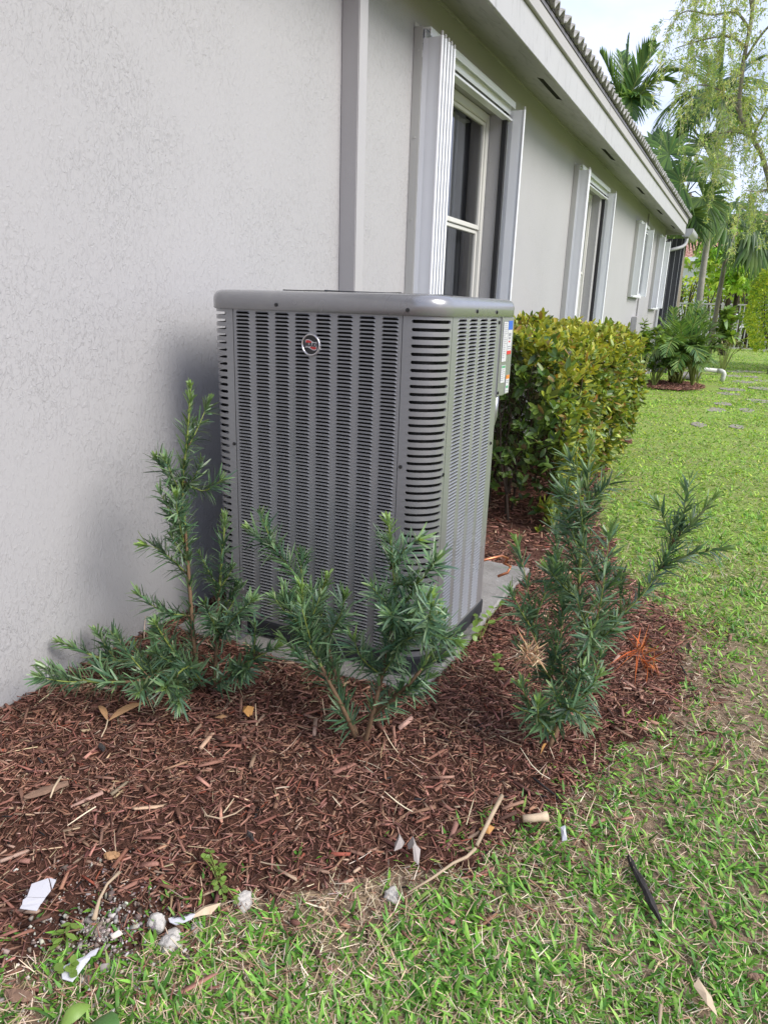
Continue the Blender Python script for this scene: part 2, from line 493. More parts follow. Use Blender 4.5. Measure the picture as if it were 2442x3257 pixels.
def poly_dist(x, y, poly):
    d = np.full(np.shape(x), 1e9); n = len(poly)
    for i in range(n):
        a = np.array(poly[i]); b = np.array(poly[(i + 1) % n]); ab = b - a
        t = np.clip(((x - a[0]) * ab[0] + (y - a[1]) * ab[1]) / (ab @ ab + 1e-12), 0, 1)
        d = np.minimum(d, np.hypot(x - a[0] - t * ab[0], y - a[1] - t * ab[1]))
    return d

# ================================================================== THE SETTING
PX0, PX1, PY0, PY1, PZ = 0.10, 1.165, 1.985, 3.40, 0.07
MULCH_EDGE = [(0.30, -0.05), (0.62, 0.42), (0.86, 0.74), (1.00, 0.93), (1.15, 1.03), (1.294, 1.171), (1.43, 1.32), (1.558, 1.431), (1.64, 1.60),
              (1.743, 1.814), (1.80, 2.08), (1.90, 2.327), (1.98, 2.75), (1.96, 3.05), (1.70, 3.55), (1.44, 4.226), (1.28, 4.8), (1.15, 5.4), (1.05, 5.9), (1.00, 6.69), (0.98, 8.2), (0.6, 8.6)]
def _ragged(pts):
    out = []; k = 0
    for a, b in zip(pts[:-1], pts[1:]):
        a = np.array(a); b = np.array(b); m_ = max(1, int(np.linalg.norm(b - a) / .05)); nrm = np.array([(b - a)[1], -(b - a)[0]]) / np.linalg.norm(b - a)
        for i in range(m_):
            p = a + (b - a) * i / m_; k += 1
            w = (vnoise(p[0] + 7, p[1], 9.0, 91) - .5) * .10 + (vnoise(p[0], p[1] + 3, 22.0, 92) - .5) * .07
            out.append(tuple(p + nrm * float(w)))
    return out + [pts[-1]]
MULCH_EDGE = _ragged(MULCH_EDGE)
MULCH_POLY = [(0.0, -0.05)] + MULCH_EDGE + [(0.0, 8.6)]
def edge_dist(x, y):
    d = np.full(np.shape(x), 1e9)
    for (a, b) in zip(MULCH_EDGE[:-1], MULCH_EDGE[1:]):
        a = np.array(a); ab = np.array(b) - a
        tt = np.clip(((x - a[0]) * ab[0] + (y - a[1]) * ab[1]) / (ab @ ab), 0, 1)
        d = np.minimum(d, np.hypot(x - a[0] - tt * ab[0], y - a[1] - tt * ab[1]))
    return d
def ground_z(x, y):
    return (fbm(x, y, 1.3, 3) - 0.5) * 0.022 + (vnoise(x, y, 4.0, 5) - 0.5) * 0.006
def mulch_z(x, y):
    d = edge_dist(x, y)
    pd = np.hypot(np.maximum(np.maximum(PX0 - x, x - PX1), 0), np.maximum(np.maximum(PY0 - y, y - PY1), 0))
    return np.exp(-pd / .05) * (y < PY0 + .02) * (.024 + .02 * (fbm(x, y, 9.0, 77) - .5)) + 0.006 + np.minimum(d * 0.11, 0.036) + (fbm(x, y, 6.0, 8) - 0.5) * 0.018 + (fbm(x, y, 22.0, 9) - 0.5) * 0.008
def axis_lines(lo, hi, d0, far):
    a = list(np.arange(lo, hi + 1e-6, d0)); s = d0; x = hi
    while x < far: s *= 1.5; x += s; a.append(x)
    s = d0; x = lo; b = []
    while x > -far: s *= 1.5; x -= s; b.append(x)
    return np.array(b[::-1] + a)
gx = axis_lines(-0.5, 5.0, 0.08, 400); gy = axis_lines(-1.0, 8.0, 0.08, 400)
GX, GY = np.meshgrid(gx, gy)
near = np.exp(-np.maximum(0, np.hypot(GX - 2, GY - 3) - 6) / 4)
GZ = ground_z(GX, GY) * near
GZ = np.where(in_poly(GX, GY, MULCH_POLY), np.minimum(GZ, -0.012), GZ)
nx, ny = len(gx), len(gy)
idx = np.arange(nx * ny).reshape(ny, nx)
F = np.stack([idx[:-1, :-1], idx[:-1, 1:], idx[1:, 1:], idx[1:, :-1]], -1).reshape(-1, 4)
ground = np_mesh('ground', np.stack([GX, GY, GZ], -1).reshape(-1, 3), [F], MAT['lawn'], smooth=True)
tag(ground, 'lawn ground of thin soil and turf beside the house', kind='structure')

mx_ = np.arange(0.0, 2.1, 0.025); my_ = np.arange(-0.1, 8.7, 0.025)
AX, AY = np.meshgrid(mx_, my_)
AZ = mulch_z(AX, AY)
ins = in_poly(AX, AY, MULCH_POLY)
AZ = np.where(ins, AZ, -0.03); AZ = np.where((AX > PX0 + .02) & (AX < PX1 - .02) & (AY > PY0 + .02) & (AY < PY1 - .02), 0.0, AZ)
idx = np.arange(AX.size).reshape(AX.shape)
F = np.stack([idx[:-1, :-1], idx[:-1, 1:], idx[1:, 1:], idx[1:, :-1]], -1).reshape(-1, 4)
keep = ins.ravel()[F].any(1)
mulch = np_mesh('mulch_bed', np.stack([AX, AY, AZ], -1).reshape(-1, 3), [F[keep]], MAT['mulch'], smooth=True)
tag(mulch, 'bed of dark red brown bark mulch along the house wall', kind='structure')

# ================================================================== THE HOUSE
house = thing('house', (-3.0, 6.0, 0.0), 'pale grey stucco house with tiled eaves and white accordion shutters', 'house')
Y0, Y1 = -5.0, 17.9
EZ0, EZ1, FX = 3.121, 3.000, 0.3785
OPEN = [(4.56, 5.945, 0.95, 2.80), (8.80, 10.10, 0.95, 2.78), (13.65, 14.25, 1.72, 2.70), (16.75, 17.25, 1.55, 2.78)]
ys = sorted(set([Y0, Y1] + [v for o in OPEN for v in o[:2]])); zs = sorted(set([-0.15, 3.16] + [v for o in OPEN for v in o[2:]]))
V = []; Fq = []
def q(a, b, c, d): Fq.append([len(V), len(V) + 1, len(V) + 2, len(V) + 3]); V.extend([a, b, c, d])
for i in range(len(ys) - 1):
    for j in range(len(zs) - 1):
        ym, zm = (ys[i] + ys[i + 1]) / 2, (zs[j] + zs[j + 1]) / 2
        if any(o[0] < ym < o[1] and o[2] < zm < o[3] for o in OPEN): continue
        q((0, ys[i], zs[j]), (0, ys[i + 1], zs[j]), (0, ys[i + 1], zs[j + 1]), (0, ys[i], zs[j + 1]))
RD = -0.13
for (a, b, c, d) in OPEN:
    q((0, a, c), (0, a, d), (RD, a, d), (RD, a, c)); q((0, b, c), (RD, b, c), (RD, b, d), (0, b, d))
    q((0, a, d), (0, b, d), (RD, b, d), (RD, a, d)); q((0, a, c), (RD, a, c), (RD, b, c), (0, b, c))
# end walls and rear wall
XB = -9.0
q((0, Y1, -.15), (XB, Y1, -.15), (XB, Y1, 3.16), (0, Y1, 3.16)); q((XB, Y0, -.15), (0, Y0, -.15), (0, Y0, 3.16), (XB, Y0, 3.16))
q((XB, Y1, -.15), (XB, Y0, -.15), (XB, Y0, 3.16), (XB, Y1, 3.16))
np_mesh('wall', V, [np.array(Fq)], MAT['stucco'], house)

# soffit (slopes down to the fascia), with a slit vent every few metres
V = []; Fq = []
SV = [(6.0, 6.62), (8.65, 9.3), (11.3, 11.95), (13.75, 14.4), (16.2, 16.75)]
sy = [Y0 - 0.4] + [v for a in SV for v in a] + [Y1 - 0.28]
def sz(x): return EZ0 + (EZ1 - EZ0) * x / FX
vx0, vx1 = 0.235, 0.285
for i in range(len(sy) - 1):
    vent = i % 2 == 1
    for (xa, xb) in ((-0.02, vx0), (vx0, vx1), (vx1, FX)):
        if vent and xa == vx0: continue
        q((xa, sy[i], sz(xa)), (xb, sy[i], sz(xb)), (xb, sy[i + 1], sz(xb)), (xa, sy[i + 1], sz(xa)))
soffit = np_mesh('soffit', V, [np.array(Fq)], MAT['soffit'], house)
for (a, b) in SV:
    m = MB(); z = sz(0.26)
    m.add([(vx0, a, sz(vx0)), (vx1, a, sz(vx1)), (vx1, b, sz(vx1)), (vx0, b, sz(vx0)),
           (vx0, a, z + .05), (vx1, a, z + .05), (vx1, b, z + .05), (vx0, b, z + .05)], [(0, 1, 5, 4), (1, 2, 6, 5), (2, 3, 7, 6), (3, 0, 4, 7), (4, 5, 6, 7)])
    for k in range(6): m.box(vx0 + .004 + k * .008, vx0 + .007 + k * .008, a, b, z + .012, z + .018)
    m.build('soffit_vent', MAT['mortar'], soffit)
# cornice bead where soffit meets wall
MB().box(0.0, 0.012, Y0, Y1 - .3, EZ0 - 0.018, EZ0 - 0.004).build('soffit_bead', MAT['soffit'], house)
# fascia boards with visible butt joints
jo = [Y0 - 0.4, 2.1, 7.95, 13.6, Y1 - 0.28]
for a, b in zip(jo[:-1], jo[1:]):
    MB().box(FX, FX + 0.022, a + .002, b - .002, EZ1 - 0.006, 3.205).build('fascia_board', MAT['fascia'], house, bevel=0.002)
    MB().box(FX + .0, FX + 0.046, a + .003, b - .003, 3.209, 3.292).build('drip_board', MAT['drip'], house, bevel=0.003)
MB().prism([(FX, 3.294), (FX + .052, 3.294), (FX + .046, 3.325), (FX + .034, 3.345), (FX, 3.345)], 1, Y0 - .4, Y1 - .28).build('drip_edge', MAT['metal_dark'], house)
# end board of the eave
MB().box(0.0, FX + .02, Y1 - .278, Y1 - .26, EZ1 - .004, 3.34).build('eave_end_board', MAT['fascia'], house)

# roof deck: corrugated sheet of barrel tiles; the lowest two courses are single tiles
PITCH = 0.150; SLOPE = math.tan(rad(18))
def wave(y): return 0.5 - 0.5 * math.cos(2 * math.pi * y / PITCH)
EX = FX + 0.075; EZT = 3.335
tl = 0.42
def tile_mesh():
    n = 14; V = []; F = []
    for jx, (lx, dz) in enumerate(((0.0, 0.0), (-tl, 0.0))):
        for lay in (0, 1):
            for i in range(n + 1):
                y = -PITCH / 2 + PITCH * i / n * 1.04
                z = 0.060 * wave(y + PITCH / 2) - .006 + (0.014 if lay else 0)
                V.append((lx, y, z + dz))
    R = n + 1
    for i in range(n):
        F += [(R + i, R + i + 1, 3 * R + i + 1, 3 * R + i), (i, 2 * R + i, 2 * R + i + 1, i + 1), (i, i + 1, R + i + 1, R + i), (2 * R + i, 3 * R + i, 3 * R + i + 1, 2 * R + i + 1)]
    F += [(0, R, 3 * R, 2 * R), (n, 2 * R + n, 3 * R + n, R + n)]
    me = bpy.data.meshes.new('roof_tile'); me.from_pydata(V, [], F); me.materials.append(MAT['tile'])
    for p in me.polygons: p.use_smooth = True
    return me
XR = -4.5; ridge_z = EZT + (EX - XR) * SLOPE
V = []; Fq = []
nyr = int((Y1 + 0.1 - (Y0 - .4)) / (PITCH / 6))
yy = np.linspace(Y0 - .4, Y1 + .1, nyr)
zw = 0.060 * (0.5 - 0.5 * np.cos(2 * np.pi * yy / PITCH))
rows = []
for x in (EX - 2 * tl + .02, -0.9, -2.2, XR): rows.append(np.stack([np.full_like(yy, x), yy, EZT + (EX - x) * SLOPE + zw - .004], 1))
for x in (XR - .001, XB - .4): rows.append(np.stack([np.full_like(yy, x), yy, EZT + (x - (XB - .4)) * SLOPE * 1.0 + zw if x < XR - 1 else ridge_z + zw], 1))
VV = np.concatenate(rows); n_ = len(yy); nr = len(rows)
idx = np.arange(len(VV)).reshape(nr, n_)
F = np.stack([idx[:-1, :-1], idx[:-1, 1:], idx[1:, 1:], idx[1:, :-1]], -1).reshape(-1, 4)
roof = np_mesh('roof', VV, [F], MAT['tile'], house, smooth=True)
MB().add([(FX + .03, Y0 - .4, 3.30), (FX + .03, Y1 - .2, 3.30), (XR, Y1 - .2, ridge_z - .05), (XR, Y0 - .4, ridge_z - .05)], [(0, 1, 2, 3)]).build('roof_underlay', MAT['mortar'], roof)
# mortar bed under the tile noses, its dark colour standing in for shaded hollows
m = MB(); y = 0.0
m.prism([(FX + .01, 3.336), (FX + .048, 3.336), (FX + .042, 3.368), (FX + .01, 3.372)], 1, Y0 - .4, Y1 - .25)
m.build('mortar_bed', MAT['mortar'], roof)
tm = tile_mesh()
ro = total_loc(roof)
k0 = int(math.ceil(1.8 / PITCH)); k1 = int((Y1 - .05) / PITCH)
for course in (0, 1):
    for k in range(k0, k1 + 1):
        x = EX - course * (tl - .05)
        o = link('roof_tile', tm, roof)
        o.location = Vector((x + random.uniform(-.008, .008), k * PITCH + PITCH / 2, EZT + (EX - x) * SLOPE + course * .012 + random.uniform(-.003, .003))) - ro
        o.rotation_euler = (random.uniform(-.02, .02), math.atan(SLOPE) + random.uniform(-.015, .015), random.uniform(-.015, .015))

# ---- windows
def window(a, b, c, d, rail, curtain=True):
    X = -0.10; w = 0.065
    fr = MB()
    fr.box(X - .05, X, a + .002, a + w, c + .002, d - .002); fr.box(X - .05, X, b - w, b - .002, c + .002, d - .002)
    fr.box(X - .049, X - .001, a + w, b - w, d - w, d - .003); fr.box(X - .049, X - .001, a + w, b - w, c + .003, c + w)
    f = fr.build('window', MAT['white_frame'], house, bevel=.004)
    sa = MB(); s = 0.028
    for (z0, z1, xo) in ((rail, d - w, -.012), (c + w, rail - .002, -.026)):
        sa.box(X - .04 + xo + .012, X + xo, a + w, a + w + s, z0, z1); sa.box(X - .04 + xo + .012, X + xo, b - w - s, b - w, z0, z1)
        sa.box(X - .039 + xo + .012, X - .001 + xo, a + w + s, b - w - s, z1 - s, z1 - .001); sa.box(X - .039 + xo + .012, X - .001 + xo, a + w + s, b - w - s, z0 + .001, z0 + s * 1.25)
    sa.build('sash', MAT['white_frame'], f, bevel=.003)
    for (z0, z1, xo) in ((rail + .02, d - w - .02, -.030), (c + w + .02, rail - .02, -.044)):
        MB().add([(X + xo, a + w + .01, z0), (X + xo, b - w - .01, z0), (X + xo, b - w - .01, z1), (X + xo, a + w + .01, z1)], [(0, 1, 2, 3)]).build('pane', MAT['glass'], f)
    MB().box(RD, 0.03, a - .02, b + .02, c - .045, c - .003).build('window_sill', MAT['trim_grey'], f, bevel=.004)
    # folded curtain panels and the dim room behind
    if curtain:
        n = 90; pts = []
        for i in range(n + 1):
            yv = a + .04 + (b - a - .08) * i / n
            pts.append((X - .18 + .035 * math.sin(i * .78) + .015 * math.sin(i * .31), yv))
        V = [(x, y, z) for (x, y) in pts for z in (c, d - .05)]
        F = [(2 * i, 2 * i + 2, 2 * i + 3, 2 * i + 1) for i in range(n) if not (0.30 < i / n < 0.42)]
        MB().add(V, F).build('curtain', MAT['curtain'], f, smooth=True)
    r = MB(); r.add([(RD, a - .3, c - .3), (RD, b + .3, c - .3), (RD, b + .3, d + .2), (RD, a - .3, d + .2), (-1.6, a - .3, c - .3), (-1.6, b + .3, c - .3), (-1.6, b + .3, d + .2), (-1.6, a - .3, d + .2)],
                    [(4, 5, 6, 7), (0, 1, 5, 4), (1, 2, 6, 5), (2, 3, 7, 6), (3, 0, 4, 7)])
    r.build('room', MAT['room'], f)
    return f
window(*OPEN[0], 1.945); window(*OPEN[1], 1.80); window(*OPEN[2], 2.2); window(*OPEN[3], 2.15)

# ---- accordion shutters: flange, rails, folded blades with hinge tubes
def shutter(yl, yr, zb, zt, nleft, nright, depth=0.112, gap=.048, sill=True, label=None):
    sh = thing('accordion_shutter', (0, 0, 0), None, None); sh.parent = house
    sh.location = Vector((0.0, yl, zb)) - total_loc(house)
    if label: sh['label'] = label
    fl = MB()
    fl.box(0.002, 0.056, yl, yl + .003, zb, zt); fl.box(0.002, 0.0045, yl + .003, yl + .05, zb, zt + .008)
    fl.box(0.002, 0.0045, yl - .03 + .03, yl + .06, zt - .01, zt + .03)
    flo = fl.build('jamb_flange', MAT['cream'], sh)
    for k in range(5):
        z = zt - .12 - k * (zt - zb - .2) / 4
        MB().disc((0.030, yl - .004, z), (0, 1, 0), .006, .005, 10).build('screw', MAT['cream'], flo)
    rl = MB()   # header and sill tracks
    for z0, up in ((zt - .045, 1), (zb, -1)):
        rl = MB(); rl.box(0.004, 0.010, yl + .05, yr - .02, z0, z0 + .055); rl.box(0.010, .085, yl + .05, yr - .02, z0 + (.048 if up > 0 else 0), z0 + (.055 if up > 0 else .007))
        rl.box(.079, .085, yl + .05, yr - .02, z0 + .01, z0 + .047); rl.box(.045, .049, yl + .05, yr - .02, z0 - (.03 if up > 0 else 0) + .0, z0 + .046)
        rl.box(0.004, .066, yl + .05, yr - .02, z0 - (.075 if up > 0 else -.06), z0 - (.060 if up > 0 else -.075))
        rl.build('track', MAT['white'], sh, bevel=.0015)
    def blades(y0, n, sgn):
        for k in range(n):
            y = y0 + sgn * gap * k
            zt_ = zt - .045 - .004 * k
            b = MB(); x0 = 0.040
            zz = [(x0, 0.0), (x0 + .03, .006 * sgn), (x0 + depth - .03, .004 * sgn), (x0 + depth, 0.0)]
            pts = [(p[0], y + p[1]) for p in zz] + [(p[0], y + p[1] + .0022) for p in zz[::-1]]
            b.prism(pts, 2, zb + .03, zt_)
            bo = b.build('blade', MAT['white'], sh)
            tb = MB(); tb.tube([(x0 + depth + .006, y + .001, zb + .03), (x0 + depth + .006, y + .001, zt_)], .0095, 10)
            tb.box(x0 + depth - .006, x0 + depth + .012, y + .008, y + .011, zb + .03, zt_ - .003)
            tb.build('hinge_tube', MAT['white'], bo, smooth=False)
            MB().tube([(x0 + depth + .006, y + .001, zt_), (x0 + depth + .006, y + .001, zt_ + .022)], .0075, 8).build('glide', MAT['cream'], bo)
    blades(yl + .045, nleft, 1)
    blades(yr - .02, nright, -1)
    # closing jamb on the far side; black strip stands in for its shaded gap
    MB().box(0.004, .034, yr + .004, yr + .055, zb, zt - .05).build('closing_jamb', MAT['white'], sh, bevel=.002)
    MB().box(0.004, .040, yr - .085, yr - .045, zb, zt - .06).build('gap_shade_strip', MAT['dark_gap'], sh)
    return sh
shutter(4.255, 6.02, 0.86, 2.875, 5, 1, label='nearest white accordion shutter with five folded blades')
shutter(8.50, 10.30, 0.86, 2.865, 2, 1)
shutter(13.28, 14.42, 1.60, 2.82, 2, 1)
shutter(16.25, 17.35, 1.42, 2.875, 2, 2)

# ---- boxed downspout column near the air conditioner
MB().box(0.0, 0.098, 3.43, 3.52, 0.0, sz(.05)).build('downspout', MAT['trim_grey'], house, bevel=.004)
# conduit and meter box far along the wall
m = MB(); m.tube([(0.02, 14.62, 1.28), (0.02, 14.62, 3.08)], .016, 8); cd = m.build('conduit', MAT['trim_grey'], house)
MB().box(0.0, 0.10, 14.1, 15.0, 0.80, 1.27).build('meter_box', MAT['trim_grey'], house, bevel=.01)
# gutter that starts at the end of the eave, with its elbow
prof = [(0.335, 3.13), (0.335, 2.98), (0.36, 2.965), (0.47, 2.965), (0.53, 3.03), (0.545, 3.06), (0.545, 3.13), (0.535, 3.13), (0.535, 3.065), (0.465, 2.975), (0.345, 2.975), (0.345, 3.13)]
g_ = MB().prism(prof, 1, 17.7, 19.2).build('gutter', MAT['gutter'], house)
MB().prism([(0.336, 3.128), (0.336, 2.968), (0.47, 2.968), (0.543, 3.06), (0.543, 3.128)], 1, 17.69, 17.698).build('gutter_end_cap', MAT['gutter'], g_)
el = [(0.42, 17.95, 2.97), (0.42, 17.95, 2.90), (0.41, 17.92, 2.83), (0.36, 17.88, 2.775), (0.28, 17.80, 2.74), (0.05, 17.62, 2.66)]
MB().tube(el, .036, 10).build('downpipe_elbow', MAT['gutter'], g_, smooth=True)
MB().tube([(0.05, 17.62, 2.66), (0.048, 17.6, 2.6), (0.048, 17.6, 0.0)], .034, 8).build('downpipe', MAT['gutter'], g_)

# dark screened patio beyond the end of the house
pat = thing('screen_wall', (-1.0, 18.06, 0.0), 'dark grey screen wall with thin white battens at the far end of the house', 'screen wall')
m = MB(); m.box(-4.0, 0.385, 18.02, 18.10, 0.0, 2.955); m.build('screen', MAT['screen'], pat)
for x in (0.02, .115, .215, .325, .388):
    m = MB(); m.box(x - .004, x + .004, 18.004, 18.018, 0.0, 2.95); m.build('batten', MAT['gutter'], pat)

# ================================================================== CONCRETE PAD AND AIR CONDITIONER
m = MB()
nseg = 26
def rag(i): return (fbm(np.array([i * .37]), np.array([i * .11 + 3]), 1.0, 21)[0] - .5) * .022
top = []
for i in range(nseg): top.append((PX0 + (PX1 - PX0) * i / nseg, PY0 + rag(i)))
for i in range(nseg): top.append((PX1 + rag(i + 40), PY0 + (PY1 - PY0) * i / nseg))
for i in range(nseg): top.append((PX1 - (PX1 - PX0) * i / nseg, PY1 + rag(i + 80)))
for i in range(nseg): top.append((PX0, PY1 - (PY1 - PY0) * i / nseg))
n = len(top)
vs = [(x, y, -.05) for x, y in top] + [(x, y, PZ - .008) for x, y in top] + [(x + (0.6 - x) * .012, y + (2.7 - y) * .008, PZ) for x, y in top]
fs = [(i, (i + 1) % n, n + (i + 1) % n, n + i) for i in range(n)] + [(n + i, n + (i + 1) % n, 2 * n + (i + 1) % n, 2 * n + i) for i in range(n)] + [tuple(range(2 * n, 3 * n))]
pad = m.add(vs, fs).build('concrete_pad', MAT['concrete'])
tag(pad, 'weathered grey concrete pad under the air conditioner', 'concrete pad')

XL, AW, YF = 0.2348, 0.908, 2.078
XR_ = XL + AW; YB = 2.90; ZB, ZT = 0.145, 1.311
CR = 0.098
ac = thing('air_conditioner', (XL + AW / 2, (YF + YB) / 2, PZ), 'tall grey louvred outdoor air conditioner standing on a concrete pad', 'air conditioner')
def rrect(x0, x1, y0, y1, r, n=8, off=0.0):
    pts = []
    for (cx, cy, a0) in ((x1 - r, y0 + r, -90), (x1 - r, y1 - r, 0), (x0 + r, y1 - r, 90), (x0 + r, y0 + r, 180)):
        for k in range(n + 1):
            a = rad(a0 + 90 * k / n); pts.append((cx + (r + off) * math.cos(a), cy + (r + off) * math.sin(a)))
    return pts
# base pan
def loft(rings, mats, name, parent, closed_bottom=True, closed_top=True, smooth=False):
    m = MB(); n = len(rings[0][0]); vs = []; fs = []
    for (pts, z) in rings: vs += [(x, y, z) for x, y in pts]
    for i in range(len(rings) - 1):
        for j in range(n): fs.append((i * n + j, i * n + (j + 1) % n, (i + 1) * n + (j + 1) % n, (i + 1) * n + j))
    if closed_bottom: fs.append(tuple(range(n))[::-1])
    if closed_top: fs.append(tuple(range((len(rings) - 1) * n, len(rings) * n)))
    return m.add(vs, fs).build(name, mats, parent, smooth)
def body_outline(off):
    p = rrect(XL, XR_, YF, YB, CR, 8, off)
    return p[:9] + [(XR_ + off, 2.715), (XR_ - .03 + off, 2.735), (XR_ - .13, YB + off)] + p[18:]
base = loft([(body_outline(.001), PZ + .018), (body_outline(.003), ZB - .006), (body_outline(.001), ZB + .002)], MAT['ac_base'], 'base_pan', ac)
for (x, y) in ((XL + .12, YF + .06), (XR_ - .10, YF + .06), (XR_ - .047, YB - .235), (XL + .12, YB - .08), (XR_ - .03, YF + .2)):
    MB().box(x - .045, x + .045, y - .045, y + .045, PZ + .001, PZ + .022).build('foot', MAT['ac_base'], base, bevel=.004)
# condenser coil inside
coil = loft([(rrect(XL + .05, XR_ - .05, YF + .05, YB - .13, .07), ZB + .01), (rrect(XL + .05, XR_ - .05, YF + .05, YB - .13, .07), ZT)], MAT['coil'], 'condenser_coil', ac)
pipes = MB()
for k in range(46):
    z = ZB + .02 + k * .0257 + .008
    p = rrect(XL + .05, XR_ - .05, YF + .05, YB - .05, .07, 5, .006)[0:6]
    pts = [(XR_ - .13, YF + .044, z)] + [(x, y, z) for x, y in p] + [(XR_ - .044, YF + .13, z)]
    pipes.tube(pts, .0035, 4)
pipes.build('coil_pipe', MAT['galv'], coil)

# ---- stamped cells: a plate cell with a slot, its edge turned in
def cell(w, h, sw, sh, r, hood=0.0, depth=.006, n=5, zoff=0.0):
    """plate cell, u across (centred), v up (0..h); returns verts (u, v, out) and faces"""
    u0, u1 = -sw / 2, sw / 2; v0 = (h - sh) / 2 + zoff; v1 = v0 + sh
    hole = []
    rb = r * .45
    for (cu, cv, a0, rr) in ((u1 - rb, v0 + rb, -90, rb), (u1 - r, v1 - r, 0, r), (u0 + r, v1 - r, 90, r), (u0 + rb, v0 + rb, 180, rb)):
        for k in range(n):
            a = rad(a0 + 90 * k / (n - 1)); hole.append((cu + rr * math.cos(a), cv + rr * math.sin(a)))
    m_ = len(hole)
    out = []
    for i, (u, v) in enumerate(hole):
        qd = i // n; k = i % n
        if qd == 0: out.append((u if k < n - 1 else w / 2, 0.0) if k < n - 1 else (w / 2, 0.0))
        elif qd == 1: out.append((w / 2, h) if k == 0 else (u, h))
        elif qd == 2: out.append((u, h) if k < n - 1 else (-w / 2, h))
        else: out.append((-w / 2, 0.0) if k == 0 else (u, 0.0))
    V = [(u, v, 0.0) for u, v in out]
    V += [(u, v, hood * max(0, (v - v0) / sh) ** 2 if hood else 0.0) for u, v in hole]
    V += [(u, v, -depth) for u, v in hole]
    F = []
    for i in range(m_):
        j = (i + 1) % m_
        F.append((i, j, m_ + j, m_ + i)); F.append((m_ + i, m_ + j, 2 * m_ + j, 2 * m_ + i))
    return V, F
ROWP = 0.0125; NROW = 92
z_start = ZT - .006 - NROW * ROWP
SP = 0.0818; SW = .057
cf = 0.1259
# front panel sheet: margins and the strips between the louvre columns are part of each cell (cell width = column pitch)
lv, lf = cell(SP, ROWP, SW, .0072, .0062, hood=.0035, depth=.007, n=4)
fx0 = XL + cf; fx1 = XR_ - cf
cx = [XL + AW / 2 + (k - 3.5) * SP for k in range(8)]
fp = MB()
fp.add([(fx0 + .0015, YF, ZB), (cx[0] - SP / 2, YF, ZB), (cx[0] - SP / 2, YF, ZT), (fx0 + .0015, YF, ZT)], [(0, 1, 2, 3)])
fp.add([(cx[-1] + SP / 2, YF, ZB), (fx1 - .0015, YF, ZB), (fx1 - .0015, YF, ZT), (cx[-1] + SP / 2, YF, ZT)], [(0, 1, 2, 3)])
fp.add([(cx[0] - SP / 2, YF, ZB), (cx[-1] + SP / 2, YF, ZB), (cx[-1] + SP / 2, YF, z_start), (cx[0] - SP / 2, YF, z_start)], [(0, 1, 2, 3)])
fp.add([(cx[0] - SP / 2, YF, z_start + NROW * ROWP), (cx[-1] + SP / 2, YF, z_start + NROW * ROWP), (cx[-1] + SP / 2, YF, ZT), (cx[0] - SP / 2, YF, ZT)], [(0, 1, 2, 3)])
# seam returns
for x, s in ((fx0, 1), (fx1, -1)):
    fp.add([(x + s * .0015, YF, ZB), (x + s * .0015, YF, ZT), (x + s * .0015, YF + .012, ZT), (x + s * .0015, YF + .012, ZB)], [(0, 1, 2, 3)])
front = fp.build('front_panel', MAT['ac'], ac)
lme = bpy.data.meshes.new('louver')
lme.from_pydata([(u, -o, v) for u, v, o in lv], [], lf); lme.materials.append(MAT['ac'])
fo = total_loc(front)
cnt = 0; rest = MB()
rows_order = list(range(NROW - 1, -1, -1))
for r in rows_order:
    for c in range(8):
        p = Vector((cx[c], YF, z_start + r * ROWP))
        if cnt < 300:
            o = link('louver', lme, front); o.location = p - fo; cnt += 1
        else: rest.add([(p.x + u, p.y - o_, p.z + v) for u, v, o_ in lv], lf)
tag(rest.build('louver_field', MAT['ac'], front), kind='stuff')
# right hand panel
sy0, sy1 = 2.184, 2.634
RSP, RSW = 0.1065, .0745
ry = [2.2715, 2.3805, 2.4885, 2.586]
ry = [2.2735 + RSP * k for k in range(4)]
rv, rf = cell(RSP, ROWP, RSW, .0072, .0062, hood=.0035, depth=.007, n=4)
sp_ = MB(); X = XR_
ra, rb_ = ry[0] - RSP / 2, ry[-1] + RSP / 2
for (a, b, z0, z1) in ((sy0 + .0015, ra, ZB, ZT), (rb_, max(sy1 - .0015, rb_ + .004), ZB, ZT), (ra, rb_, ZB, z_start), (ra, rb_, z_start + NROW * ROWP, ZT)):
    sp_.add([(X, a, z0), (X, b, z0), (X, b, z1), (X, a, z1)], [(0, 1, 2, 3)])
side = sp_.build('side_panel', MAT['ac'], ac)
rl_ = MB()
for r in range(NROW):
    for c in range(4): rl_.add([(X + o_, ry[c] + u, z_start + r * ROWP + v) for u, v, o_ in rv], rf)
tag(rl_.build('louver_field', MAT['ac'], side), kind='stuff')
SY1 = max(sy1, rb_ + .0055)
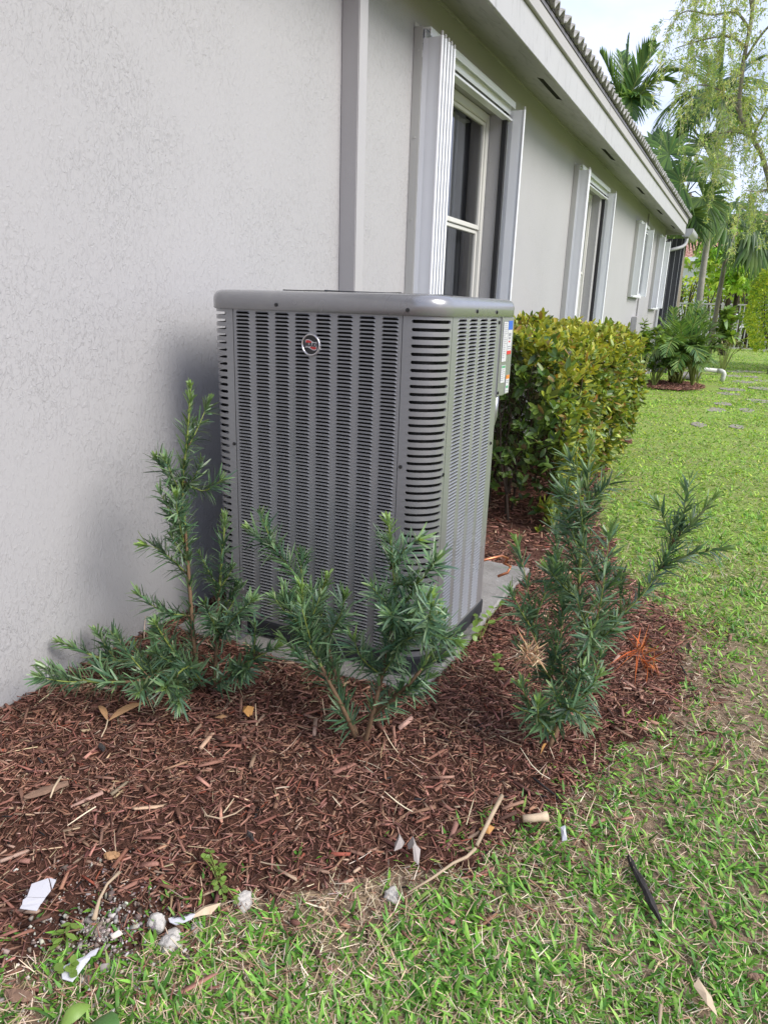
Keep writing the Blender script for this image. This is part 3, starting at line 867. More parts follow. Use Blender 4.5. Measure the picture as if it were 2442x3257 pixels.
# ---- corner grilles: slotted sheet wrapped round the corner
CP = ROWP * 2; NC = 46
def corner_path(kind):
    """list of points along the corner, with outward normals"""
    pts = []
    if kind == 'fr':      # front right
        pts.append(((fx1 + .0015, YF), (0, -1)))
        for k in range(13):
            a = rad(-90 + 90 * k / 12); pts.append(((XR_ - CR + CR * math.cos(a), YF + CR + CR * math.sin(a)), (math.cos(a), math.sin(a))))
        pts.append(((XR_, sy0 - .0015), (1, 0)))
    elif kind == 'fl':
        pts.append(((XL, YF + CR + .03), (-1, 0)))
        for k in range(13):
            a = rad(180 + 90 * k / 12); pts.append(((XL + CR + CR * math.cos(a), YF + CR + CR * math.sin(a)), (math.cos(a), math.sin(a))))
        pts.append(((fx0 - .0015, YF), (0, -1)))
    return pts
def at_path(pts, s):
    d = 0
    for (p, n), (p2, n2) in zip(pts[:-1], pts[1:]):
        L = math.hypot(p2[0] - p[0], p2[1] - p[1])
        if d + L >= s - 1e-9:
            t = (s - d) / max(L, 1e-9)
            return (p[0] + (p2[0] - p[0]) * t, p[1] + (p2[1] - p[1]) * t), (n[0] + (n2[0] - n[0]) * t, n[1] + (n2[1] - n[1]) * t)
        d += L
    return pts[-1]
def slot_cell(L, h, m0, m1, sh, depth=.006, nu=14):
    """cell with a long rounded slot: built as top and bottom bars with end posts"""
    r = sh / 2; us = [m0 + r + (L - m0 - m1 - 2 * r) * i / nu for i in range(nu + 1)]
    v0 = (h - sh) / 2; v1 = v0 + sh
    hole = [(u, v0) for u in us] + [(L - m1 - r + r * math.cos(rad(a)), h / 2 + r * math.sin(rad(a))) for a in (-45, 0, 45)] + [(u, v1) for u in us[::-1]] + [(m0 + r + r * math.cos(rad(a)), h / 2 + r * math.sin(rad(a))) for a in (135, 180, 225)]
    out = [(u, 0) for u in us] + [(L, 0), (L, h / 2), (L, h)] + [(u, h) for u in us[::-1]] + [(0, h), (0, h / 2), (0, 0)]
    n = len(hole)
    V = [(u, v, 0) for u, v in out] + [(u, v, 0.0) for u, v in hole] + [(u, v, -depth) for u, v in hole]
    F = []
    for i in range(n):
        j = (i + 1) % n
        F.append((i, j, n + j, n + i)); F.append((n + i, n + j, 2 * n + j, 2 * n + i))
    return V, F
for kind, m0, m1 in (('fr', .030, .013), ('fl', .016, .030)):
    path = corner_path(kind)
    L = sum(math.hypot(b[0][0] - a[0][0], b[0][1] - a[0][1]) for a, b in zip(path[:-1], path[1:]))
    V, F = slot_cell(L, CP, m0, m1, CP * .42, nu=14)
    W = []
    for (u, v, o_) in V:
        (x, y), nn = at_path(path, min(max(u, 0), L)); W.append((x + nn[0] * o_, y + nn[1] * o_, v))
    c0 = Vector((sum(w[0] for w in W) / len(W), sum(w[1] for w in W) / len(W), 0))
    zc = ZT - .004 - NC * CP
    # plain skirt under and over the slots
    g = None
    for (z0, z1) in ((ZB, zc), (zc + NC * CP, ZT)):
        gr = MB()
        pp = [at_path(path, L * i / 20)[0] for i in range(21)]
        gr.add([(x, y, z0) for x, y in pp] + [(x, y, z1) for x, y in pp], [(i, i + 1, 22 + i, 21 + i) for i in range(20)])
        if g is None: g = gr.build('corner_grille', MAT['ac'], ac, smooth=True)
        else: gr.build('grille_rim', MAT['ac'], g, smooth=True)
    me = bpy.data.meshes.new('grille_bar'); me.from_pydata([tuple(Vector(w) - c0) for w in W], [], F); me.materials.append(MAT['ac'])
    for p in me.polygons: p.use_smooth = False
    go = total_loc(g)
    for k in range(NC):
        o = link('grille_bar', me, g); o.location = c0 + Vector((0, 0, zc + k * CP)) - go
# remaining sides (wall side and rear), plain louvred sheet
bk = MB()
bk.add([(XL, YF + CR + .032, ZB), (XL, YB - CR, ZB), (XL, YB - CR, ZT), (XL, YF + CR + .032, ZT)], [(0, 1, 2, 3)])
bp = rrect(XL, XR_, YF, YB, CR)[9 * 2:9 * 3]
bk.add([(x, y, ZB) for x, y in bp] + [(x, y, ZT) for x, y in bp], [(i, i + 1, 10 + i, 9 + i) for i in range(8)])
bk.add([(XL + CR, YB, ZB), (XR_ - .13, YB, ZB), (XR_ - .13, YB, ZT), (XL + CR, YB, ZT)], [(0, 1, 2, 3)])
bk.build('rear_panel', MAT['ac'], ac)
# right rear post and control panel
pst = MB()
pst.add([(XR_ - .001, SY1, ZB), (XR_ - .001, 2.70, ZB), (XR_ - .001, 2.70, ZT), (XR_ - .001, SY1, ZT)], [(0, 1, 2, 3)])
pst.add([(XR_ - .001, 2.70, ZB), (XR_ - .03, 2.725, ZB), (XR_ - .03, 2.725, ZT), (XR_ - .001, 2.70, ZT), (XR_ - .13, YB, ZB), (XR_ - .13, YB, ZT)], [(0, 1, 2, 3), (1, 4, 5, 2)])
pst.build('corner_post', MAT['ac'], ac)
cpz0, cpz1 = 1.010, ZT - .001
cb = MB()
ring = [(XR_ - .20, 2.705), (XR_ + .003, 2.690), (XR_ + .003, 2.845), (XR_ - .012, 2.868), (XR_ - .20, 2.885)]
cb.prism(ring, 2, cpz0, cpz1)
ctl = cb.build('control_panel', MAT['ac'], ac, bevel=.002)
XS = XR_ + .0042
def plate(y0, y1, z0, z1, mat, name, parent, x=XS, t=.0008):
    return MB().box(x, x + t, y0, y1, z0, z1).build(name, mat, parent)
s1 = plate(2.712, 2.768, 1.142, 1.292, MAT['sticker'], 'rating_label', ctl)
s2 = plate(2.772, 2.826, 1.168, 1.296, MAT['sticker'], 'energy_label', ctl)
s3 = plate(2.718, 2.772, 1.060, 1.128, MAT['sticker'], 'notice_label', ctl)
s4 = plate(2.790, 2.832, 1.016, 1.086, MAT['sticker'], 'warning_label', ctl)
def prints(par, lst, mat):
    # printed blocks become part of the label itself
    m = MB()
    for (y0, y1, z0, z1) in lst: m.box(XS + .0009, XS + .0012, y0, y1, z0, z1)
    me_ = m.build('print', mat, None).data
    return me_
def join_print(lab, groups):
    off = total_loc(lab); me = lab.data
    bm = bmesh.new(); bm.from_mesh(me)
    for mat, lst in groups:
        me.materials.append(mat); k = len(me.materials) - 1
        for (y0, y1, z0, z1) in lst:
            vs = [bm.verts.new(Vector((XS + .0011, y, z)) - off) for y, z in ((y0, z0), (y1, z0), (y1, z1), (y0, z1))]
            f = bm.faces.new(vs); f.material_index = k
    bm.to_mesh(me); bm.free()
random.seed(5)
lines = [(2.716, 2.716 + random.uniform(.022, .048), 1.284 - i * .0075, 1.2865 - i * .0075) for i in range(18)]
join_print(s1, [(MAT['ink'], lines)])
join_print(s2, [(MAT['sticker_blue'], [(2.772, 2.826, 1.262, 1.296)]), (MAT['sticker'], []), (MAT['sticker_red'], [(2.772, 2.826, 1.168, 1.182), (2.786, 2.806, 1.214, 1.220)]), (MAT['ink'], [(2.782, 2.812, 1.238, 1.250), (2.784, 2.808, 1.226, 1.234), (2.778, 2.816, 1.196, 1.200), (2.778, 2.816, 1.188, 1.191)])])
join_print(s3, [(MAT['sticker_green'], [(2.722, 2.768, 1.117, 1.126)]), (MAT['ink'], [(2.722, 2.722 + random.uniform(.03, .045), 1.109 - i * .008, 1.1115 - i * .008) for i in range(6)])])
join_print(s4, [(MAT['sticker_orange'], [(2.790, 2.832, 1.071, 1.086)]), (MAT['ink'], [(2.795, 2.826, 1.062, 1.065), (2.795, 2.822, 1.055, 1.058), (2.795, 2.826, 1.022, 1.025)]), (MAT['sticker_green'], [(2.795, 2.827, 1.034, 1.044)])])
MB().tube([(XR_ - .02, 2.735, cpz0 + .01), (XR_ - .02, 2.735, .93), (XR_ - .045, 2.76, .86), (XR_ - .09, 2.86, .80)], .018, 10).build('conduit_whip', MAT['galv'], ac, smooth=True)
MB().tube([(XR_ - .03, 2.77, .30), (XR_ + .015, 2.90, .29), (XR_ + .03, 2.95, .265), (XR_ + .012, 2.96, .235), (XR_ + .035, 2.99, .215), (XR_ + .03, 2.97, .19), (XR_ - .01, 2.95, .17)], .0065, 8).build('copper_tube', MAT['copper'], ac, smooth=True)
# ---- top cap: rolled rim and fan guard
rings = []
for off, z in ((.004, ZT - .001), (.0085, ZT + .002), (.0085, ZT + .034), (.006, ZT + .045), (.0, ZT + .054), (-.009, ZT + .0605), (-.022, ZT + .064), (-.06, ZT + .066), (-.08, ZT + .062)):
    rings.append((rrect(XL, XR_, YF, YB, CR, 10, off), z))
capo = loft(rings, MAT['ac_cap'], 'top_cap', ac, closed_bottom=False, closed_top=True, smooth=True)
gd = MB(); ctr = ((XL + XR_) / 2, (YF + YB) / 2)
for k in range(9):
    rr = .05 + k * .034
    gd.tube([(ctr[0] + rr * math.cos(2 * math.pi * i / 40), ctr[1] + rr * math.sin(2 * math.pi * i / 40), ZT + .068 ) for i in range(41)], .0025, 4, caps=False)
for k in range(8):
    a = 2 * math.pi * k / 8; gd.tube([(ctr[0] + .03 * math.cos(a), ctr[1] + .03 * math.sin(a), ZT + .070), (ctr[0] + .335 * math.cos(a), ctr[1] + .335 * math.sin(a), ZT + .069)], .003, 5)
gd.build('fan_guard', MAT['screw'], capo)
MB().disc((ctr[0], ctr[1], ZT + .063), (0, 0, 1), .33, .0015, 36).build('fan_well', MAT['coil'], capo)
for (p, ax) in (((XL + .005, YF + .11, ZT + .016), (-1, 0, 0)), ((XL + .315, YF - .0085, ZT + .018), (0, -1, 0)), ((fx1 + .02, YF - .0085, ZT + .016), (0, -1, 0)),
                ((XR_ + .0085, 2.385, ZT + .018), (1, 0, 0)), ((XR_ + .0085, 2.60, ZT + .016), (1, 0, 0)), ((fx1 + .012, YF, .83), (0, -1, 0)), ((fx0 - .01, YF, .83), (0, -1, 0)),
                ((XR_, SY1 + .012, 1.29), (1, 0, 0)), ((XR_ + .003, 2.70, 1.024), (1, 0, 0)), ((XR_, sy0 - .01, .80), (1, 0, 0)), ((XR_, 2.668, .83), (1, 0, 0))):
    m = MB(); m.disc(p, ax, .0065, .003, 8); m.disc(Vector(p) + Vector(ax) * .003, ax, .004, .0015, 6); m.build('screw', MAT['screw'], ac)
# ---- round maker's badge
bc = Vector((XL + .4502, YF - .001, 1.2045))
bd = MB(); N = 40
prof = [(.0, .004), (.031, .004), (.0315, .0075), (.0345, .0085), (.0365, .006), (.0372, .0), (.0, .0)]
ringm = MB()
vs = []; fs = []
pr = [(.0305, .003), (.0315, .0078), (.0345, .0088), (.0366, .006), (.0372, -.002)]
for (r_, o_) in pr:
    vs += [bc + Vector((r_ * math.cos(2 * math.pi * i / N), -o_, r_ * math.sin(2 * math.pi * i / N))) for i in range(N)]
for k in range(len(pr) - 1):
    fs += [(k * N + i, k * N + (i + 1) % N, (k + 1) * N + (i + 1) % N, (k + 1) * N + i) for i in range(N)]
badge = ringm.add(vs, fs).build('badge', MAT['chrome'], ac, smooth=True)
MB().disc(bc + Vector((0, -.0035, 0)), (0, 1, 0), .031, .003, N).build('badge_face', MAT['badge_black'], badge)
def wave_band(f_lo, f_hi, x0, x1, y, mat, name):
    n = 24; vs = []
    for i in range(n + 1):
        x = x0 + (x1 - x0) * i / n; vs += [(bc.x + x, y, bc.z + f_lo(x)), (bc.x + x, y, bc.z + f_hi(x))]
    return MB().add(vs, [(2 * i, 2 * i + 2, 2 * i + 3, 2 * i + 1) for i in range(n)]).build(name, mat, badge)
yb = bc.y - .0042
up = lambda x: .0135 - .0042 * math.sin(x / .022 * 2.6 - .2) if True else 0
dn = lambda x: -.0135 - .0042 * math.sin(x / .022 * 2.6 + .2)
wave_band(dn, up, -.0225, .0225, yb, MAT['badge_silver'], 'badge_flag')
wave_band(lambda x: .0062, lambda x: max(.0062, up(x) - .0028), -.0205, .002, yb - .0004, MAT['badge_red'], 'badge_stripe')
wave_band(lambda x: min(-.0062, dn(x) + .0028), lambda x: -.0062, -.002, .0205, yb - .0004, MAT['badge_red'], 'badge_stripe')
def text_mesh(body, size, loc, rot, mat, name, parent, extrude=.0003, bold=.0):
    cu = bpy.data.curves.new(name, 'FONT'); cu.body = body; cu.size = size; cu.align_x = 'CENTER'; cu.align_y = 'CENTER'; cu.extrude = extrude; cu.offset = bold
    ob = bpy.data.objects.new(name, cu); COL.objects.link(ob)
    dg = bpy.context.evaluated_depsgraph_get(); me = bpy.data.meshes.new_from_object(ob.evaluated_get(dg)); bpy.data.objects.remove(ob)
    me.materials.clear(); me.materials.append(mat)
    o = link(name, me, parent); o.rotation_euler = rot; o.location = Vector(loc) - total_loc(parent); return o
text_mesh('RUUD', .0155, (bc.x, yb - .001, bc.z), (rad(90), 0, 0), MAT['badge_black'], 'badge_lettering', badge, bold=.0007)
# ---- galvanised hold-down strap at the left front
m = MB(); m.box(.372, .402, YF - .018, YF - .015, PZ + .001, .315); m.box(.372, .402, YF - .06, YF - .018, PZ + .001, PZ + .004)
stp = m.build('hold_down_strap', MAT['galv'], ac, bevel=.001)
for z in (.13, .19, .235, .265, .295): MB().disc((.387, YF - .0182, z), (0, -1, 0), .006, .003, 8).build('bolt', MAT['chrome'], stp)

# ================================================================== MULCH CHIPS, GRASS, STRAW
def put(x, y):
    """height of the visible surface"""
    inm = in_poly(x, y, MULCH_POLY)
    return np.where(inm, mulch_z(x, y), ground_z(x, y))
def chips(n, X, Y, Z, L, W, T, pal, wts, tilt=.22):
    base = np.array([(sx, sy, sz) for sx in (-1, 1) for sy in (-1, 1) for sz in (-1, 1)], float) * .5
    f = np.array([(0, 1, 3, 2), (4, 6, 7, 5), (0, 4, 5, 1), (2, 3, 7, 6), (0, 2, 6, 4), (1, 5, 7, 3)])
    yaw = rng.uniform(0, 2 * np.pi, n); pit = rng.normal(0, tilt, n)
    d = np.stack([np.cos(yaw) * np.cos(pit), np.sin(yaw) * np.cos(pit), np.sin(pit)], 1)
    s = np.stack([-np.sin(yaw), np.cos(yaw), rng.normal(0, .35, n)], 1); s = unit(s - (s * d).sum(1, keepdims=True) * d); u = np.cross(d, s)
    B = np.broadcast_to(base, (n, 8, 3)).copy()
    B[:, 4:, 1] *= rng.uniform(.25, 1, (n, 1)); B[:, :4, 1] *= rng.uniform(.35, 1, (n, 1))
    B += rng.normal(0, .05, B.shape)
    Vv = np.stack([X, Y, Z], 1)[:, None] + d[:, None] * (B[:, :, 0:1] * L[:, None, None]) + s[:, None] * (B[:, :, 1:2] * W[:, None, None]) + u[:, None] * (B[:, :, 2:3] * T[:, None, None])
    F = (f[None] + (np.arange(n) * 8)[:, None, None]).reshape(-1, 4)
    C = np.repeat(rand_cols(n, pal, wts, .25), 8, 0)
    return Vv.reshape(-1, 3), F, C
def merge(parts):
    V = []; F = []; C = []; k = 0
    for v, f, c in parts: V.append(v); F.append(f + k); C.append(c); k += len(v)
    return np.concatenate(V), [np.concatenate(F)], np.concatenate(C)
def scatter(n, x0, x1, y0, y1): return rng.uniform(x0, x1, n), rng.uniform(y0, y1, n)
PADBOX = lambda x, y: (x > PX0 - .0) & (x < PX1 + .004) & (y > PY0 - .004) & (y < PY1)
MP = [(0.195, 0.088, 0.063), (0.245, 0.120, 0.085), (0.31, 0.17, 0.12), (0.100, 0.048, 0.036), (0.38, 0.26, 0.18), (0.34, 0.23, 0.15), (0.22, 0.065, 0.04), (0.022, 0.02, 0.02)]
MW = [6, 8, 5, 4, 1.2, .35, .5, .3]
def mulch_points(n, ymax, spill):
    x, y = scatter(n, 0.0, 2.15, -.1, ymax)
    inside = in_poly(x, y, MULCH_POLY); d = edge_dist(x, y)
    thin = np.hypot((x - .95) / 1.2, y - .80) < .11 + .06 * rng.random(n)
    keep = (inside & (rng.random(n) < np.where(thin, .25, np.clip(d / .05, .8, 1)))) | (~inside & (d < spill) & (rng.random(n) < .30 * (1 - d / spill)))
    keep &= ~PADBOX(x, y); keep &= x > .006
    return x[keep], y[keep]
P_ = []
x, y = mulch_points(15000, 3.6, .26); n = len(x)
P_.append(chips(n, x, y, put(x, y) + rng.uniform(0, .012, n), rng.uniform(.018, .05, n), rng.uniform(.003, .0075, n), rng.uniform(.002, .005, n), MP, MW))
x, y = mulch_points(56000, 3.6, .24); n = len(x)
P_.append(chips(n, x, y, put(x, y) + rng.uniform(0, .016, n), rng.lognormal(math.log(.024), .5, n), rng.uniform(.0010, .0034, n), rng.uniform(.001, .003, n), MP, MW, .3))
x, y = mulch_points(1300, 3.6, .3); n = len(x)
P_.append(chips(n, x, y, put(x, y) + rng.uniform(.004, .016, n), rng.uniform(.04, .085, n), rng.uniform(.008, .016, n), rng.uniform(.003, .007, n), MP, MW, .2))
x, y = scatter(9000, .0, 1.9, 3.3, 8.3); k = in_poly(x, y, MULCH_POLY) & ~PADBOX(x, y); x, y = x[k], y[k]; n = len(x)
P_.append(chips(n, x, y, put(x, y) + rng.uniform(0, .012, n), rng.uniform(.03, .07, n), rng.uniform(.005, .011, n), rng.uniform(.002, .005, n), MP, MW))
V, F, C = merge(P_)
bc_ = np_mesh('bark_chips', V, F, MAT['chips'], col=C)
tag(bc_, 'loose dark brown shredded bark chips covering the planting bed', 'mulch', kind='stuff')

# ---- lawn
GREEN = [(0.10, 0.245, 0.032), (0.145, 0.31, 0.045), (0.21, 0.39, 0.065), (0.065, 0.17, 0.028), (0.28, 0.42, 0.09)]
def lawn_points(n):
    # wedge in front of the camera and to its sides, denser near by
    r = 0.5 + (34 - .5) * rng.random(n) ** 2.3
    a = np.where(r < 3.2, rng.uniform(rad(-66), rad(76), n), rng.uniform(rad(-46), rad(24), n))     # measured from +y towards +x
    x = CAM.x + r * np.sin(a); y = CAM.y + r * np.cos(a)
    return x, y, r
def lawn_ok(x, y):
    ins = in_poly(x, y, MULCH_POLY); d = edge_dist(x, y)
    ok = ((~ins) | ((d < .10) & (rng.random(np.shape(x)) < .22))) & (x > .03) & ~PADBOX(x, y)
    far = np.hypot(x - .80, y - 15.2) < .9
    return ok & ~far, d
def cover(x, y):
    """how green the turf is (0..1)"""
    g = fbm(x, y, 1.5, 31); h = fbm(x, y, 5.0, 37)
    base = np.clip((y - 1.35) / 2.2, 0, 1) * .55
    dry = np.exp(-((x - 2.75) ** 2 / .35 + (y - 1.7) ** 2 / 1.2)) * .08
    return .5 + (g * .45 + h * .55 - .5) * 1.5 + base - dry - .02
x, y, r = lawn_points(450000)
ok, d = lawn_ok(x, y); cv = cover(x, y)
ok &= rng.random(len(x)) < np.clip((cv - .415) * 4.8, .06, 1) * np.clip(.35 + d / .12, .35, 1)
x, y, r = x[ok], y[ok], r[ok]; n = len(x)
z = np.maximum(ground_z(x, y), np.where(in_poly(x, y, MULCH_POLY), mulch_z(x, y), -1)) - .003
yaw = rng.uniform(0, 2 * np.pi, n); el = rng.uniform(.08, .95, n)
D = np.stack([np.cos(yaw) * np.cos(el), np.sin(yaw) * np.cos(el), np.sin(el)], 1)
S = np.stack([-np.sin(yaw), np.cos(yaw), rng.normal(0, .45, n)], 1)
L = rng.uniform(.025, .06, n) * np.clip(1 + (r - 4) * .02, 1, 1.4); W = rng.uniform(.0024, .0044, n) * np.clip(1 + (r - 2.5) / 7, 1, 3.2)
ctint = np.clip((y - 1.5) / 4.0, 0, 1)[:, None]
C = rand_cols(n, GREEN, [4, 5, 3, 3, 1], .2); C = C * (1 - ctint) + (C * np.array([1.55, 1.22, 1.05])) * ctint
V, F, C = ribbons(np.stack([x, y, z], 1), D, S, L, W, [(0, .6), (.5, 1), (1, .08)], bend=rng.uniform(.05, .55, n), col=C, ctip=C * 1.15, grav=(0, 0, -1))
gr = np_mesh('lawn_grass', V, [F], MAT['grass'], col=C)
tag(gr, 'short broad bladed green lawn grass with thin patches', 'grass', kind='stuff')
# tufts: a rosette of broad blades along the bed edge and in the foreground
tx, ty, tr = lawn_points(6000); ok, d = lawn_ok(tx, ty); cv = cover(tx, ty)
ok &= (tr < 5.5) & ((cv > .52) | ((d < .12) & (rng.random(len(tx)) < .5)))
tx, ty = tx[ok], ty[ok]; nb = 6
x = np.repeat(tx, nb) + rng.normal(0, .006, len(tx) * nb); y = np.repeat(ty, nb) + rng.normal(0, .006, len(tx) * nb); n = len(x)
yaw = rng.uniform(0, 2 * np.pi, n); el = rng.uniform(.35, 1.25, n)
D = np.stack([np.cos(yaw) * np.cos(el), np.sin(yaw) * np.cos(el), np.sin(el)], 1); S = np.stack([-np.sin(yaw), np.cos(yaw), rng.normal(0, .2, n)], 1)
C = rand_cols(n, GREEN, [4, 5, 3, 4, .6], .18)
V, F, C = ribbons(np.stack([x, y, ground_z(x, y) - .004], 1), D, S, rng.uniform(.03, .078, n), rng.uniform(.0026, .0046, n), [(0, .5), (.3, 1), (.7, .85), (1, .1)], bend=rng.uniform(.1, .6, n), fold=.25, col=C, ctip=C * 1.1, grav=(0, 0, -1))
tag(np_mesh('grass_tufts', V, [F], MAT['grass'], col=C), 'taller tufts of broad green grass at the bed edge', 'grass', kind='stuff')
# dry thatch
STRAW = [(0.50, 0.38, 0.25), (0.60, 0.48, 0.34), (0.38, 0.27, 0.17), (0.27, 0.18, 0.11), (0.68, 0.58, 0.44)]
x, y, r = lawn_points(350000); ok, d = lawn_ok(x, y); cv = cover(x, y)
ok &= (r < 9) & (rng.random(len(x)) < np.clip(1.4 - (cv - .3) * 1.4, .25, 1)) & (np.hypot(x - .93, y - .84) > .12)
x, y = x[ok], y[ok]; n = len(x)
yaw = rng.uniform(0, 2 * np.pi, n); el = rng.normal(.08, .2, n)
D = np.stack([np.cos(yaw) * np.cos(el), np.sin(yaw) * np.cos(el), np.sin(el)], 1); S = np.stack([-np.sin(yaw), np.cos(yaw), rng.normal(0, .5, n)], 1)
V, F, C = ribbons(np.stack([x, y, ground_z(x, y) + rng.uniform(.001, .012, n)], 1), D, S, rng.uniform(.015, .05, n), rng.uniform(.0005, .0012, n), [(0, 1), (.5, 1), (1, .5)], bend=rng.normal(.1, .25, n), col=rand_cols(n, STRAW, [4, 3, 3, 2, 1.5], .2))
tag(np_mesh('dry_thatch', V, [F], MAT['straw'], col=C), 'straw coloured dead grass thatch between the green blades', 'dry grass', kind='stuff')
# pale straws and threads strewn on the mulch
x, y = mulch_points(520, 3.2, .1); n = len(x); yaw = rng.uniform(0, 2 * np.pi, n)
D = np.stack([np.cos(yaw), np.sin(yaw), rng.normal(0, .12, n)], 1); S = np.stack([-np.sin(yaw), np.cos(yaw), rng.normal(0, .3, n)], 1)
V, F, C = ribbons(np.stack([x, y, put(x, y) + .014], 1), D, S, rng.uniform(.03, .11, n), rng.uniform(.0007, .0018, n), [(0, 1), (.3, 1), (.6, 1), (1, .5)], bend=rng.normal(0, .3, n), col=rand_cols(n, STRAW, [4, 3, 3, 2, 1], .2))
tag(np_mesh('straw_bits', V, [F], MAT['straw'], col=C), 'thin pale straws scattered over the bark mulch', 'straw', kind='stuff')
# grit where the mulch is thin
n = 1500; a = rng.uniform(0, 6.28, n); rr = np.abs(rng.normal(0, .10, n)); x = .93 + rr * np.cos(a) * 1.2; y = .84 + rr * np.sin(a)
s_ = rng.lognormal(math.log(.0032), .55, n)
zg = np.maximum(put(x, y), 0.0)
V, F, C = chips(n, x, y, zg + .004, s_ * 1.3, s_, s_ * .8, [(.36, .32, .29), (.48, .44, .40), (.25, .21, .185), (.13, .10, .085)], [3, 1.5, 3, 1.5], .6)
tag(np_mesh('limestone_grit', V, [F], MAT['grit'], col=C), 'grey limestone grit showing through at the thin corner of the bed', 'gravel', kind='stuff')

# ================================================================== PODOCARPUS SHRUBS
BR_L = [
  [(0.442,1.727,0.03),(0.453,1.7,0.189),(0.429,1.72,0.348),(0.406,1.74,0.505),(0.382,1.76,0.74),(0.404,1.77,0.912),(0.418,1.78,1.074)],
  [(0.398,1.75,0.649),(0.361,1.73,0.759),(0.326,1.7,0.846)],
  [(0.387,1.76,0.757),(0.436,1.8,0.723),(0.499,1.82,0.768)],
  [(0.402,1.74,0.438),(0.351,1.68,0.53),(0.315,1.64,0.559)],
  [(0.435,1.71,0.302),(0.394,1.62,0.345),(0.331,1.58,0.412)],
  [(0.389,1.75,0.532),(0.411,1.7,0.647),(0.434,1.67,0.736)],
  [(0.505,1.726,0.03),(0.508,1.75,0.181),(0.482,1.8,0.33),(0.48,1.83,0.492),(0.484,1.85,0.634)],
  [(0.505,1.76,0.211),(0.604,1.74,0.33),(0.693,1.72,0.415)],
  [(0.468,1.722,0.04),(0.435,1.626,0.14),(0.425,1.471,0.17),(0.29,1.374,0.18),(0.151,1.329,0.22)],
  [(0.454,1.714,0.04),(0.279,1.678,0.1),(0.157,1.584,0.12),(0.042,1.496,0.2)],
  [(0.477,1.71,0.03),(0.502,1.62,0.17),(0.533,1.5,0.186),(0.581,1.42,0.208)],
  [(0.491,1.718,0.03),(0.681,1.66,0.199),(0.799,1.7,0.287)],
  [(0.477,1.71,0.03),(0.445,1.6,0.232),(0.43,1.55,0.34)],
  [(0.463,1.703,0.03),(0.336,1.62,0.125),(0.278,1.6,0.197)],
]
BR_M = [
  [(1.12,1.692,0.03),(1.154,1.68,0.164),(1.161,1.72,0.271),(1.171,1.74,0.372),(1.184,1.75,0.491),(1.164,1.76,0.614),(1.144,1.76,0.749)],
  [(1.174,1.75,0.562),(1.26,1.72,0.59),(1.326,1.7,0.685)],
  [(1.179,1.73,0.363),(1.298,1.68,0.459),(1.415,1.66,0.476)],
  [(1.165,1.74,0.607),(1.222,1.73,0.691),(1.261,1.72,0.721)],
  [(1.191,1.74,0.452),(1.18,1.68,0.531),(1.155,1.64,0.589)],
  [(1.114,1.745,0.1),(1.26,1.72,0.283),(1.296,1.78,0.371),(1.306,1.8,0.44),(1.298,1.82,0.49)],
  [(1.087,1.707,0.03),(1.084,1.62,0.191),(1.003,1.62,0.321),(0.95,1.64,0.405),(0.926,1.64,0.541)],
  [(1.003,1.62,0.321),(0.959,1.6,0.409),(0.877,1.62,0.501)],
  [(1.093,1.71,0.03),(0.967,1.78,0.187),(0.898,1.82,0.317),(0.867,1.84,0.401),(0.894,1.84,0.496)],
  [(0.867,1.84,0.385),(0.787,1.84,0.466),(0.698,1.85,0.535),(0.578,1.86,0.596)],
  [(0.913,1.81,0.292),(0.98,1.78,0.402),(1.001,1.77,0.473)],
  [(1.161,1.72,0.271),(1.121,1.66,0.349),(1.107,1.64,0.414)],
  [(1.169,1.74,0.417),(1.254,1.68,0.505),(1.328,1.66,0.585)],
]
BR_R = [
  [(1.626,1.975,0.03),(1.648,2.03,0.117),(1.673,2.06,0.232),(1.669,2.08,0.365),(1.637,2.1,0.552),(1.63,2.12,0.739),(1.617,2.14,0.983)],
  [(1.626,2.12,0.768),(1.668,2.14,0.827),(1.7,2.16,0.87)],
  [(1.68,2.05,0.255),(1.726,2.1,0.387),(1.823,2.16,0.525),(1.879,2.2,0.672),(1.929,2.22,0.762),(1.974,2.24,0.835)],
  [(1.851,2.18,0.599),(1.921,2.2,0.651),(2.022,2.2,0.691)],
  [(1.883,2.2,0.688),(1.851,2.18,0.746),(1.825,2.18,0.799)],
  [(1.662,2.04,0.173),(1.626,2.0,0.327),(1.592,2.12,0.458),(1.528,2.24,0.596),(1.501,2.28,0.693)],
  [(1.66,2.04,0.189),(1.578,1.98,0.292),(1.536,1.98,0.437),(1.498,2.0,0.558),(1.449,2.02,0.669)],
  [(1.676,2.05,0.286),(1.719,2.0,0.487),(1.723,2.0,0.675),(1.722,2.0,0.771)],
  [(1.646,2.015,0.1),(1.605,1.92,0.172),(1.562,1.86,0.2)],
  [(1.637,2.01,0.05),(1.605,1.9,0.151),(1.601,1.86,0.234)],
  [(1.648,2.03,0.117),(1.71,1.98,0.235),(1.752,1.95,0.331)],
  [(1.648,2.1,0.478),(1.593,2.05,0.545),(1.552,2.02,0.599)],
  [(1.664,2.08,0.411),(1.696,2.12,0.496),(1.749,2.16,0.57)],
  [(1.631,2.12,0.65),(1.591,2.1,0.723),(1.56,2.1,0.82)],
  [(1.623,2.13,0.823),(1.583,2.12,0.891),(1.559,2.12,0.923)],
  [(1.627,2.04,0.08),(1.687,1.9,0.224),(1.757,1.85,0.228)],
]

